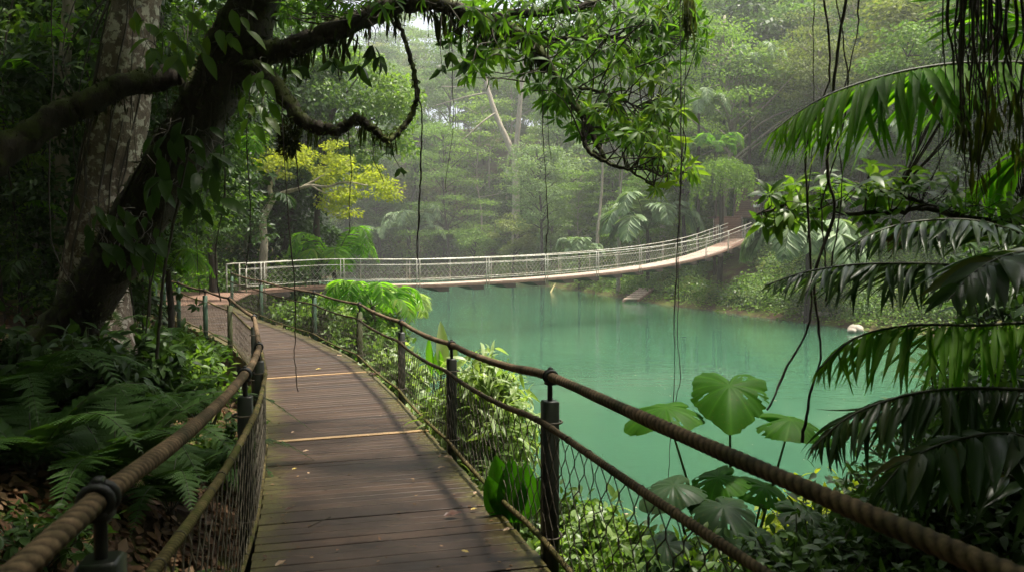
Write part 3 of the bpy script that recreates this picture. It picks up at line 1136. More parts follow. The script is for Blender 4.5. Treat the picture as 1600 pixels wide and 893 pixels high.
def build_small():
    # ladder lying on the far bank
    a, b = P(985, 466, 57.5), P(1012, 452, 60)
    a[2] = .12; b[2] = .95
    mb = MB()
    sv = np.array([.62, .25, 0.0])
    for sg in (-1, 1):
        d = (b - a) / 2
        box(mb, (a + b) / 2 + sv * sg, d, norm(sv) * .07, np.array([0, 0, .09]), .5)
    root = thing('wooden_ladder', 'small weathered wooden ladder of slats leaning down the bank into the water', 'ladder', tuple(a))
    mb.build('side_rail', M['wood_brown'], root, smooth=False)
    for k in range(6):
        mb = MB()
        q = a + (b - a) * (.08 + .165 * k) + np.array([0, 0, .11])
        box(mb, q, sv * 1.05, norm(b - a) * .085, np.array([0, 0, .04]), .9)
        mb.build('rung', M['wood_pale'], root, smooth=False)
    # bamboo pole leaning out of the water
    a, b = P(858, 452, 74), P(872, 436, 77)
    a[2] = -.3
    mb = MB(); tube(mb, [a, (a + b) / 2 + [0, 0, .05], b], .07, 8)
    tag(mb.build('bamboo_pole', M['bamboo'], loc=a), 'thin yellow pole slanting out of the water at the far bank below the bridge', 'pole')
    # pale rock and fallen log at the right bank
    for (px, py, d, r, lab) in ((1337, 507, 35.2, .30, 'larger pale rock at the water edge beyond the palm fronds'), (1331, 511, 34.6, .17, 'smaller pale rock in front of the larger one at the water edge')):
        p = P(px, py, d); p[2] = .1
        n, m = 14, 9
        th = np.linspace(0, PI, m); ph = np.arange(n) / n * 2 * PI
        A, B = np.meshgrid(th, ph, indexing='ij')
        rr = r * (1 + .18 * np.sin(3 * B + 1) * np.sin(2 * A) + RNG.normal(0, .05, A.shape))
        V = np.stack([rr * np.sin(A) * np.cos(B) * 1.25, rr * np.sin(A) * np.sin(B), rr * np.cos(A) * .8], -1)
        V[0] = V[0].mean(0); V[-1] = V[-1].mean(0)
        i, j = np.meshgrid(np.arange(m - 1), np.arange(n), indexing='ij')
        f = np.stack([i * n + j, (i + 1) * n + j, (i + 1) * n + (j + 1) % n, i * n + (j + 1) % n], -1).reshape(-1, 4)
        mb = MB(); mb.add(V.reshape(-1, 3) + p, f)
        tag(mb.build('rock', M['rock'], loc=p), lab, 'rock', 'rocks at the water edge')
    a, b = P(1255, 497, 41), P(1325, 497, 38.5)
    a[2] = .42; b[2] = .42
    mb = MB(); tube(mb, [a, (a + b) / 2 + [0, 0, .08], b], [.13, .12, .09], 9, rough=.1)
    tag(mb.build('fallen_log', M['bark_pale'], loc=a), 'pale fallen log lying on the muddy far bank', 'log')
    # the two small white boxes by the stairs
    for (px, py, d, w, h, lab) in ((1187.5, 304, 60.5, .19, .13, 'small white notice box on a post beside the upper stairs'), (1182, 322, 58.0, .24, .11, 'low white notice box beside the foot of the upper stairs')):
        p = P(px, py, d)
        root = thing('notice_box', lab, 'notice', tuple(p), 'white notices by the stairs')
        mb = MB(); bbox(mb, p, np.array([w, 0, 0]), np.array([0, .06, 0]), np.array([0, 0, h]), .02)
        mb.build('box', M['white'], root)
        mb = MB(); z = float(ground_z(p[0], p[1])) - .2
        bbox(mb, np.array([p[0], p[1] + .09, (p[2] + z) / 2]), np.array([.035, 0, 0]), np.array([0, .025, 0]), np.array([0, 0, max(.1, (p[2] - z) / 2)]), .005)
        mb.build('post', M['post_dark'], root)


build_small()

# ------------------------------------------------------------------ trees of the far banks
def clump(mb, c, r, n, size, mat, flat=.5, base=.5, T=QUAD, layer=False, var=.2):
    """one leafy spray: leaves spread through a flattened volume, denser at its top"""
    d = rdir(n)
    rad = RNG.random(n) ** .33
    p = d * rad[:, None] * np.array([1, 1, flat]) * r
    if layer:
        p[:, 2] = (RNG.random(n) - .6) * r * .22 - .35 * (np.hypot(p[:, 0], p[:, 1]) / r) ** 2 * r * .35
    p = p + c
    out = d * np.array([1, 1, .3])
    dirv = norm(out + RNG.normal(0, .55, (n, 3)) + np.array([0, 0, -.30]))
    up = norm(np.array([0, 0, 1.0 if layer else .65]) + d * (.6 if layer else 1.1) + RNG.normal(0, .5, (n, 3)))
    b = base + RNG.normal(0, var * .45)
    scatter(mb, T, p, dirv, up, size * RNG.uniform(.6, 1.3, n), np.clip(b + RNG.normal(0, var, n), 0, 1), mat)


def tree_geo(H, cw, ch, leaf, ncl, npc, style='round', tr=.25, lean=0.0, lmat=0, trunk_mb=None, crown_mb=None, limbs=True, base=.5, sides=7):
    """a tree at the origin: trunk with limbs into trunk_mb, leafy clumps into crown_mb"""
    top = np.array([lean * H + RNG.normal(0, .03) * H, RNG.normal(0, .03) * H, H * .93])
    mid = np.array([lean * H * .4 + RNG.normal(0, .025) * H, RNG.normal(0, .025) * H, H * .5])
    tp = spline([[0, 0, -.6], [RNG.normal(0, .1), RNG.normal(0, .1), H * .22], mid, top], 6)
    tube(trunk_mb, tp, np.linspace(tr, tr * .18, len(tp)) + np.exp(-np.arange(len(tp)) * .9) * tr * .4, sides, .5, 0, .06, cap=False)
    for k in range(ncl):
        if style == 'layer':
            lv = (k % 5) / 4
            z = H - ch * .06 - ch * .9 * lv
            a = RNG.uniform(0, 2 * PI)
            q = cw * (.30 + .62 * RNG.random()) * (.55 + .45 * lv) if k else 0
            c = np.array([math.cos(a) * q, math.sin(a) * q, z + RNG.normal(0, .03) * H])
            rr = cw * RNG.uniform(.28, .44)
        elif style == 'column':
            z = H - ch * RNG.random() ** .9
            a = RNG.uniform(0, 2 * PI)
            q = cw * RNG.uniform(.1, .75) * (1 - .4 * abs((z - H + ch * .5) / ch))
            c = np.array([math.cos(a) * q, math.sin(a) * q, z])
            rr = cw * RNG.uniform(.25, .5)
        else:
            d = rdir(1)[0]
            d[2] = d[2] * .8 + .15
            c = d * np.array([cw * .8, cw * .8, ch * .5]) * RNG.uniform(.45, .95) + np.array([0, 0, H - ch * .5])
            rr = cw * RNG.uniform(.20, .36)
        tz = np.interp(c[2], tp[:, 2], tp[:, 0]), np.interp(c[2], tp[:, 2], tp[:, 1])
        c = c + np.array([tz[0], tz[1], 0])
        clump(crown_mb, c, rr, npc, leaf, lmat, .5 if style != 'column' else .75, base, QUAD, style == 'layer')
        if limbs:
            zb = max(H * .28, c[2] - np.hypot(c[0] - tz[0], c[1] - tz[1]) * RNG.uniform(.4, .9))
            b = np.array([np.interp(zb, tp[:, 2], tp[:, 0]), np.interp(zb, tp[:, 2], tp[:, 1]), zb])
            m = (b + c) / 2 + RNG.normal(0, .05, 3) * cw + np.array([0, 0, .06 * cw])
            tube(trunk_mb, spline([b, m, c + [0, 0, -.1 * rr]], 3), np.linspace(tr * .33, tr * .07, 7), 4, .5, 0, cap=False)


def tree(name, label, px, d, py_top, w_px, crown_frac, leaf, ncl, npc, style, mat, bark, tr=.3, lean=0.0, group=None, base=.5, x=None, cat='tree'):
    X = PX(px, d) if x is None else x
    z = float(ground_z(X, d))
    H = (400 - py_top) / FPX * d + CZ - z
    cw = w_px / FPX * d / 2
    root = thing(name, label, cat, (X, d, z), group)
    a, b = MB(), MB()
    tree_geo(H, cw, H * crown_frac, leaf, ncl, npc, style, tr, lean, 0, a, b, base=base)
    for mb, nm, m in ((a, 'trunk', bark), (b, 'crown', mat)):
        for k in range(len(mb.v)):
            mb.v[k] = mb.v[k] + np.array([X, d, z])
        mb.build(nm, m, root)
    return root


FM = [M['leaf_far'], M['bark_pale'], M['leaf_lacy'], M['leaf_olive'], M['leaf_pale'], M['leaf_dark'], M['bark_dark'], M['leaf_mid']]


def proto(H, cw, ch, leaf, ncl, npc, style, lmat, bmat, lean=0.0):
    a, b = MB(), MB()
    tree_geo(H, cw, ch, leaf, ncl, npc, style, .22, lean, 0, a, b, sides=5)
    out = MB()
    for mb, m in ((a, bmat), (b, lmat)):
        for v, f, r in zip(mb.v, mb.f, mb.r):
            out.add(v, f - f.min(), r, m)
    return [np.concatenate(out.v), [(f, mm) for f, mm in zip(out.f, out.m)], np.concatenate(out.r)]


def stamp(mb, pr, loc, rz, s, sz):
    v, fs, r = pr
    c, sn = math.cos(rz), math.sin(rz)
    q = np.stack([(v[:, 0] * c - v[:, 1] * sn) * s, (v[:, 0] * sn + v[:, 1] * c) * s, v[:, 2] * sz], 1) + loc
    sh = np.clip(r + random.gauss(0, .27), 0, 1)
    n0 = mb.n
    mb.v.append(q); mb.r.append(sh); mb.n += len(q)
    for f, m in fs:
        mb.f.append(f + n0); mb.m.append(m)


STL = np.array([BC[-1][:2], [BC[-1][0] - .2, BC[-1][1] + 2], STQ[:2], [STQ[0] + 2.05, STQ[1] + 1.6], STQ2[:2], [STQ2[0], STQ2[1] + 2]])


KEEP = [(700, 121, 60), (848, 94, 50), (1130, 64, 60), (1232, 57.5, 45), (1128, 54, 60), (1012, 63, 60), (1243, 42, 75), (1345, 47, 60), (652, 118, 40), (905, 76, 35), (935, 78, 14), (966, 70, 14), (805, 112, 28), (1095, 61, 20), (1172, 63, 25)]


def forest():
    far = [proto(22, 6.4, 17, .55, 40, 120, 'round', 0, 6), proto(26, 7.4, 14, .5, 38, 125, 'layer', 2, 1), proto(20, 5.6, 16, .5, 40, 115, 'round', 3, 1),
           proto(27, 5.0, 22, .55, 44, 110, 'column', 0, 6), proto(18, 6.0, 14, .5, 38, 120, 'round', 4, 6), proto(28, 8.0, 13, .55, 38, 135, 'layer', 0, 1),
           proto(18, 5.4, 15, .5, 40, 115, 'round', 5, 6)]
    mid = [proto(18, 5.0, 14, .32, 42, 230, 'round', 0, 6), proto(20, 6.2, 12, .29, 38, 270, 'layer', 2, 1), proto(16, 4.4, 14, .32, 42, 210, 'column', 5, 6),
           proto(15, 4.8, 12, .30, 42, 220, 'round', 5, 1), proto(17, 5.2, 13, .28, 42, 230, 'round', 3, 6)]
    mb = MB()
    pts = []
    r = random.Random(5)
    n = 0
    while n < 9000:
        n += 1
        d = r.uniform(40, 235)
        px = r.uniform(-150, 1760)
        X = PX(px, d)
        if abs(X) > 180: continue
        if d + 1.2 * X < 46: continue
        gap = 4.0 if d < 80 else (5.6 if d < 130 else 8.0)
        if any((X - a) ** 2 + (d - b) ** 2 < gap * gap for a, b in pts): continue
        pts.append((X, d))
    P_ = np.array(pts)
    s = shore_d(P_[:, 0], P_[:, 1])
    z = ground_z(P_[:, 0], P_[:, 1])
    cnt = 0
    for (X, d), sd_, zz in zip(pts, s, z):
        px = X / d * FPX + 800
        if sd_ < 3.0: continue
        if 1098 < px < 1222 and d < 64: continue            # the stairway's clearing
        if polyline_dist(np.array([[X, d]]), STL)[0][0] < 3.6: continue
        if any(abs(px - a) < w and b - 22 < d < b + 1.5 for a, b, w in KEEP): continue
        if px > 900 and d < 62 and sd_ < 7: continue
        sc = r.uniform(.75, 1.2) * (.5 if sd_ < 8 else (.8 if sd_ < 16 else 1.05))
        pr = r.choice(mid + [mid[1], mid[4]]) if d < 78 else r.choice(far + [far[4], far[1], far[2]])
        stamp(mb, pr, np.array([X, d, zz]), r.uniform(0, 6.28), sc * r.uniform(.9, 1.15), sc * r.uniform(.85, 1.15))
        cnt += 1
    # the forest behind the near bank on the left
    pts = []
    for _ in range(3000):
        d = r.uniform(17, 135)
        px = r.uniform(-260, 520 if d < 45 else (450 if d < 90 else 600))
        X = PX(px, d)
        if d + 1.2 * X > 46 and d < 90: continue
        gap = 2.6 if d < 40 else 4.5
        if any((X - a) ** 2 + (d - b) ** 2 < gap * gap for a, b in pts): continue
        q = np.array([[X, d]])
        if shore_d(q[:, 0], q[:, 1])[0] < 1.5: continue
        dl, sg = polyline_dist(q, np.vstack([DLs[:, :2], [[-13, 29], [-15.5, 33], [-13, 36]]]))
        if dl[0] * sg[0] < 2.2: continue
        pts.append((X, d))
        zz = float(ground_z(X, d))
        sc = r.uniform(.6, 1.1)
        pr = r.choice([mid[0], mid[2], mid[3], mid[2]])
        stamp(mb, pr, np.array([X, d, zz]), r.uniform(0, 6.28), sc, sc * r.uniform(.8, 1.1))
    # the wood goes on round the viewpoint
    pts = []
    for _ in range(700):
        X, d = r.uniform(-34, 30), r.uniform(-26, 16)
        if not (d < -4.5 or X < -9.5 or (X > 11 and d < 5)): continue
        if X < 0 and d > 2 and X > -.75 * d - 6: continue
        if X > 0 and d > 0 and X < 1.0 * d + 7: continue
        if any((X - a) ** 2 + (d - b) ** 2 < 9 for a, b in pts): continue
        q = np.array([[X, d]])
        if shore_d(q[:, 0], q[:, 1])[0] < 1: continue
        pts.append((X, d))
        sc = r.uniform(.7, 1.1)
        stamp(mb, r.choice([mid[0], mid[2], mid[3]]), np.array([X, d, float(ground_z(X, d))]), r.uniform(0, 6.28), sc, sc)
    tag(mb.build('forest', FM), kind='stuff')
    print('forest trees', cnt, len(pts), 'verts', mb.n)


forest()


def undergrowth():
    """low plants that cover the far banks down to the water"""
    mb = MB()
    n = 110000
    d = np.where(RNG.random(n) < .6, RNG.uniform(32, 75, n), RNG.uniform(60, 150, n))
    px = RNG.uniform(380, 1700, n)
    X = (px - 800) / FPX * d
    s = shore_d(X, d)
    z = ground_z(X, d)
    hum = np.sin(X * .9 + 1) * np.sin(d * .7) + np.sin(X * .37 + d * .29 + 2)
    k = (s > .5 + .35 * RNG.random(n)) & (s < 45) & (d + 1.2 * X > 44) & (RNG.random(n) < np.clip(.25 + s * .2 + .2 * hum, .05, 1))
    # keep the stairway clear
    k &= polyline_dist(np.stack([X, d], 1), STL)[0] > 1.7
    X, d, z, s, hum = X[k], d[k], z[k], s[k], hum[k]
    m = len(X)
    hgt = np.clip(.12 + .5 * RNG.random(m) * np.clip(s / 3, .15, 1.6) + .25 * hum * (s > 1.5), .06, 1.7)
    for rep in range(3):
        p = np.stack([X + RNG.normal(0, .25, m), d + RNG.normal(0, .25, m), z + hgt * RNG.uniform(.25, 1, m)], 1)
        dv = norm(RNG.normal(0, 1, (m, 3)) * [1, 1, .35] + [0, 0, -.2])
        up = norm(RNG.normal(0, .4, (m, 3)) + [0, -.25, 1])
        L = np.clip(.0045 * d, .17, .5) * RNG.uniform(.5, 1.4, m)
        pick = RNG.choice([0, 2, 3, 4, 7], m, p=[.36, .2, .2, .1, .14])
        for c in (0, 2, 3, 4, 7):
            q = pick == c
            scatter(mb, QUAD, p[q], dv[q], up[q], L[q], np.clip(.5 + RNG.normal(0, .25, q.sum()), 0, 1), c)
    # the fringe of small plants right at the water line
    n = 60000
    d = RNG.uniform(33, 90, n); px = RNG.uniform(700, 1650, n)
    X = (px - 800) / FPX * d
    s = shore_d(X, d)
    k = (s > .06) & (s < 2.6) & (d + 1.2 * X > 44) & (RNG.random(n) < .75)
    X, d = X[k], d[k]; m = len(X)
    p = np.stack([X, d, ground_z(X, d) + RNG.uniform(.02, .35, m)], 1)
    scatter(mb, QUAD, p, norm(RNG.normal(0, 1, (m, 3)) * [1, 1, .35]), norm(RNG.normal(0, .5, (m, 3)) + [0, -.4, 1]), RNG.uniform(.12, .26, m), np.clip(.6 + RNG.normal(0, .25, m), 0, 1), 2)
    # bushes and mounds of creepers among them
    n = 9500
    d = np.where(RNG.random(n) < .7, RNG.uniform(34, 72, n), RNG.uniform(60, 150, n))
    px = RNG.uniform(400, 1700, n)
    X = (px - 800) / FPX * d
    s = shore_d(X, d); z = ground_z(X, d)
    k = (s > 1.2) & (s < 60) & (d + 1.2 * X > 44) & (polyline_dist(np.stack([X, d], 1), STL)[0] > 2.3)
    for x_, y_, z_, s_ in zip(X[k], d[k], z[k], s[k]):
        rr = RNG.uniform(.4, 1.05) * (1 + .05 * min(s_, 10)) * (1 if y_ < 72 else 1.8)
        lf = max(.15, .0038 * y_)
        c = RNG.choice([0, 2, 3, 4, 5, 7], p=[.3, .15, .15, .1, .15, .15])
        clump(mb, np.array([x_, y_, z_ + rr * .55]), rr, int(60 * (rr / lf / 3) ** 1.3) + 20, lf, int(c), .8, .5)
    tag(mb.build('bank_undergrowth', FM), kind='stuff')


undergrowth()


def broad_palm(name, label, px, py, d, size, nf=12, seed=0, mat='palm_far', trunk_h=1.0, group=None, arch=.7, up0=.8, lw=.09, ll=.24, only_front=False, cat='palm', nl=30):
    """a rosette of pinnate fronds on a short trunk; (px, py) is where the fronds spring from"""
    p = P(px, py, d)
    zg = float(ground_z(p[0], p[1]))
    p[2] = max(p[2], zg + .3)
    root = thing(name, label, cat, (p[0], p[1], zg), group)
    mb = MB()
    tube(mb, spline([[p[0], p[1], zg - .4], [p[0] + .05, p[1], (zg + p[2]) / 2], p], 4), np.linspace(.05, .035, 9) * size ** .8 + .02, 8, .5, 0, .08)
    mb.build('trunk', M['bark_dark'], root)
    for k in range(nf):
        a = k / nf * 2 * PI + RNG.normal(0, .2)
        e = up0 * RNG.uniform(.35, 1.3)
        L = size * RNG.uniform(.8, 1.15)
        h = np.array([math.cos(a), math.sin(a), 0])
        q0 = p
        q1 = p + h * L * .40 + [0, 0, L * .42 * e]
        q2 = p + h * L * .78 + [0, 0, L * (.55 * e - .12 * arch)]
        q3 = p + h * L * 1.0 + [0, 0, L * (.50 * e - .62 * arch)]
        mb = MB()
        frond(mb, [q0, q1, q2, q3], nl, ll * L, lw * ll * L, .35, .55, .16, 0, 1, .012 * size, base=.5 + RNG.normal(0, .12))
        mb.build('frond', [M[mat], M['stem']], root)
    return root


def far_things():
    far_b = [
        ('pale_forked_tree', None)]
    # bare forked pale tree standing out of the canopy
    d = 112.0
    X = PX(805, d); z = float(ground_z(X, d))
    root = thing('bare_tree', 'tall pale bare tree whose trunk forks in two with thin leafless limbs', 'tree', (X, d, z))
    mb = MB()
    def T(pts, r0, r1):
        tube(mb, spline([P(a, b, d + c) for a, b, c in pts], 5), np.linspace(r0, r1, (len(pts) - 1) * 5 + 1), 8, .5, 0, .06)
    base = [np.array([X, d, z - .5])]
    tube(mb, spline([np.array([X, d, z - .5]), P(806, 300, d), P(805, 246, d)], 5), np.linspace(.62, .52, 11), 9, .5, 0, .05)
    T([(805, 248, 0), (790, 215, 0), (772, 172, .2), (757, 120, .3), (754, 92, .3)], .50, .26)
    T([(805, 248, 0), (809, 205, -.3), (812, 165, -.5), (816, 120, -.6), (820, 70, -.6)], .42, .24)
    mb.build('trunk', M['bark_pale'], root)
    for pts in ([(764, 145, .2), (735, 150, .5), (705, 158, .8), (678, 166, 1)], [(757, 118, .3), (742, 112, 0), (722, 98, -.4), (700, 92, -.6)],
                [(755, 100, .3), (738, 88, .6), (716, 95, 1), (690, 110, 1.2)], [(775, 176, 0), (755, 190, -.5), (738, 205, -.8), (722, 220, -1)],
                [(742, 113, 0), (730, 132, .2), (712, 136, .3), (690, 135, .4)], [(754, 92, .3), (745, 74, .3), (728, 62, .5)], [(820, 70, -.6), (832, 52, -.6), (850, 45, -.4)]):
        mb = MB()
        k = len(pts)
        tube(mb, spline([P(a, b, d + c * 2) for a, b, c in pts], 5), np.linspace(.16, .05, (k - 1) * 5 + 1), 6)
        mb.build('limb', M['bark_pale'], root)
    B = M['bark_pale']; D = M['bark_dark']
    G = 'separate trees of the far bank'
    L_ = M['leaf_lacy']; Pa = M['leaf_pale']; O = M['leaf_olive']; F = M['leaf_far']
    spec = [
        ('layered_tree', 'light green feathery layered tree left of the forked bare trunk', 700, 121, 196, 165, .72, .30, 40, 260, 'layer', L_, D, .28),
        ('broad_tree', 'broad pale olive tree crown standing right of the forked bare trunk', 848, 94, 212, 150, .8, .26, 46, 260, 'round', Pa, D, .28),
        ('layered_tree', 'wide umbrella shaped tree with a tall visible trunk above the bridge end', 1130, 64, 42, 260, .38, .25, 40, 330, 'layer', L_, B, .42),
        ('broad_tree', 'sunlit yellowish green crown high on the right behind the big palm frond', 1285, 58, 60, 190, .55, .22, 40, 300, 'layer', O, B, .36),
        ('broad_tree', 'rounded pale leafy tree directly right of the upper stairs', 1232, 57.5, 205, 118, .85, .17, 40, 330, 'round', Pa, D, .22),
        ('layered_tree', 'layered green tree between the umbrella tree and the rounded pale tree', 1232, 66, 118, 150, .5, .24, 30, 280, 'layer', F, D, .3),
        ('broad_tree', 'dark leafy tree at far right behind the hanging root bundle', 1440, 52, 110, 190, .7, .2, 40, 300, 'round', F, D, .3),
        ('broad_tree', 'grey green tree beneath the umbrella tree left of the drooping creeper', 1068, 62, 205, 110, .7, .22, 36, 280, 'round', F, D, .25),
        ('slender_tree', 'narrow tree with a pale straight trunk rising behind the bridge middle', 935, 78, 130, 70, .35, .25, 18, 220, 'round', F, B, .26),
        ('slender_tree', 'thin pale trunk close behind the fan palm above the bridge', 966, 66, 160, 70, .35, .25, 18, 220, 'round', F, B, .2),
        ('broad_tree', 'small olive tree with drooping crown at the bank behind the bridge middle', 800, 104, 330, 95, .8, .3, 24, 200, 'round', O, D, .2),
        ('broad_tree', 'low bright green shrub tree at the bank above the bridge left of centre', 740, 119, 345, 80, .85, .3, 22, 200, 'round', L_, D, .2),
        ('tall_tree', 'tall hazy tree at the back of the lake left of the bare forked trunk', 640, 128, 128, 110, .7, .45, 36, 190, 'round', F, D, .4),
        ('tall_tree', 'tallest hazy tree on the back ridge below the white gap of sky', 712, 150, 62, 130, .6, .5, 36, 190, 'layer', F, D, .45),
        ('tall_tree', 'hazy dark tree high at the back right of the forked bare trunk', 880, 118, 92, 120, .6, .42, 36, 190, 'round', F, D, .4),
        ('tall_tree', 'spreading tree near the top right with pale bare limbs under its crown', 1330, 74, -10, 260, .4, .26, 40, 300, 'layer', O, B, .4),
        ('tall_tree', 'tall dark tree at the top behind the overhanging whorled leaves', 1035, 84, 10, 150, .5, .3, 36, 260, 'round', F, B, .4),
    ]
    for s in spec:
        tree(*s, group=G)
    # drooping creeper curtain beside the stairs
    d = 53.0
    c = P(1128, 262, d)
    zg = float(ground_z(c[0], c[1]))
    root = thing('creeper_mound', 'light green curtain of creepers drooping over a dark hollow left of the stairs', 'creeper', (c[0], c[1], zg))
    mb = MB()
    tube(mb, spline([[c[0], c[1] + .4, zg - .4], [c[0] + .1, c[1] + .3, (zg + c[2]) / 2], c], 4), np.linspace(.22, .14, 9), 8)
    mb.build('stem', M['bark_dark'], root)
    mb = MB()
    for k in range(150):
        a = RNG.uniform(0, 2 * PI); q = 2.1 * math.sqrt(RNG.random())
        t0 = c + [math.cos(a) * q, math.sin(a) * q * .7, .75 * (1 - (q / 2.1) ** 2) + RNG.normal(0, .08)]
        Ls = RNG.uniform(.4, 1.2) + 2.4 * (q / 2.1) ** 2 * RNG.random()
        m = int(Ls * 26) + 6
        u = RNG.random(m)
        p = t0 + np.stack([.25 * u * math.cos(a) + RNG.normal(0, .07, m), .2 * u * math.sin(a) + RNG.normal(0, .07, m), -Ls * u], 1)
        scatter(mb, QUAD, p, norm(RNG.normal(0, .5, (m, 3)) + [0, 0, -1]), norm(RNG.normal(0, .6, (m, 3)) + [0, -.6, .6]), .15 * RNG.uniform(.6, 1.3, m), np.clip(.5 + RNG.normal(0, .2, m), 0, 1))
    mb.build('leaves', M['leaf_lacy'], root)
    # big fan like palms of the far bank
    GP = 'palms of the far bank'
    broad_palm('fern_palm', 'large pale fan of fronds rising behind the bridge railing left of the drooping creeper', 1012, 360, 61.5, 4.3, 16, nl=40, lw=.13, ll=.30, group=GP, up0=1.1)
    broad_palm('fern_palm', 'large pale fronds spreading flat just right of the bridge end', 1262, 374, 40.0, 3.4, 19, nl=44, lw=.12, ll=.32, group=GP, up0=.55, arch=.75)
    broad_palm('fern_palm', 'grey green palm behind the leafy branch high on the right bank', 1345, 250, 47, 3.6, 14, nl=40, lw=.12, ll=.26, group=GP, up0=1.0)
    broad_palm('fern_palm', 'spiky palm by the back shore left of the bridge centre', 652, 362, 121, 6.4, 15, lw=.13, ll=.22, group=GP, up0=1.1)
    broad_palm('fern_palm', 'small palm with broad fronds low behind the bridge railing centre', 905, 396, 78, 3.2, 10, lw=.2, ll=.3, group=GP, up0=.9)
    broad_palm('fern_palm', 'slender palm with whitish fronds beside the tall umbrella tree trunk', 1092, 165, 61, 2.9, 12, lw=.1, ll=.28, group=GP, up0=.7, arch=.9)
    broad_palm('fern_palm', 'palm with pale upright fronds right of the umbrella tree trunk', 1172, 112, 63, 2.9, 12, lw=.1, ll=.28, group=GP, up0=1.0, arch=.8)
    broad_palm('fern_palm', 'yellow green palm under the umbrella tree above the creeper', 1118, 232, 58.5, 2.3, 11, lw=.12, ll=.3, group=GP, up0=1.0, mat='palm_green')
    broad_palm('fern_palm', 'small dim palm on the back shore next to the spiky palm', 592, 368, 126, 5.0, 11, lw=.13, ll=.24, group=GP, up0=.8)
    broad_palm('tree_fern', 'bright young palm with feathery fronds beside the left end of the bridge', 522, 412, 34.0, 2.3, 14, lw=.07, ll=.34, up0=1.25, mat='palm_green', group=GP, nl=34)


far_things()

# ------------------------------------------------------------------ the near bank: trees
def Q(pts):
    return [P(a, b, c) for a, b, c in pts]


def limb(root, pts, r0, r1, name='limb', mat='bark_mossy', sides=10, rough=.10, seg=8):
    mb = MB()
    p = spline(np.array(pts), seg)
    p = p + RNG.normal(0, .006, p.shape)
    tube(mb, p, np.linspace(r0, r1, len(p)), sides, .5, 0, rough)
    mb.build(name, M[mat], root)
    return p


def hang_moss(mb, p, rad, n, Lmax=.3, mat=0):
    """ragged moss strands under a limb"""
    i = RNG.integers(0, len(p), n)
    r = np.interp(i, np.arange(len(p)), np.linspace(rad[0], rad[1], len(p)))
    pos = p[i] + RNG.normal(0, 1, (n, 3)) * r[:, None] * .55 - np.array([0, 0, 1]) * r[:, None] * .6
    blob = (np.sin(i * .55) + np.sin(i * .21 + 1) + 2) / 4
    L = Lmax * (.12 + .9 * RNG.random(n) ** 2.2) * (.35 + blob)
    d = norm(RNG.normal(0, .16, (n, 3)) + [0, 0, -1])
    T = leaf_t(3, .07, .2, 0.0, .3, .03)
    scatter(mb, T, pos, d, rdir(n), L, RNG.random(n), mat)


def tuft_moss(mb, p, rad, n, L=.05, mat=0):
    i = RNG.integers(0, len(p), n)
    r = np.interp(i, np.arange(len(p)), np.linspace(rad[0], rad[1], len(p)))
    d = norm(RNG.normal(0, 1, (n, 3)) + [0, 0, .2])
    scatter(mb, leaf_t(2, .12, .2, .5), p[i] + d * r[:, None] * .95, norm(d + RNG.normal(0, .5, (n, 3))), rdir(n), L * RNG.uniform(.5, 1.5, n), RNG.random(n), mat)


def twig_from(mbw, start, end, r=.012):
    m = (start + end) / 2 + RNG.normal(0, .08, 3) * np.linalg.norm(end - start)
    p = spline([start, m, end], 5)
    tube(mbw, p, np.linspace(r, r * .35, len(p)), 5, .5, 0, cap=False)
    return p


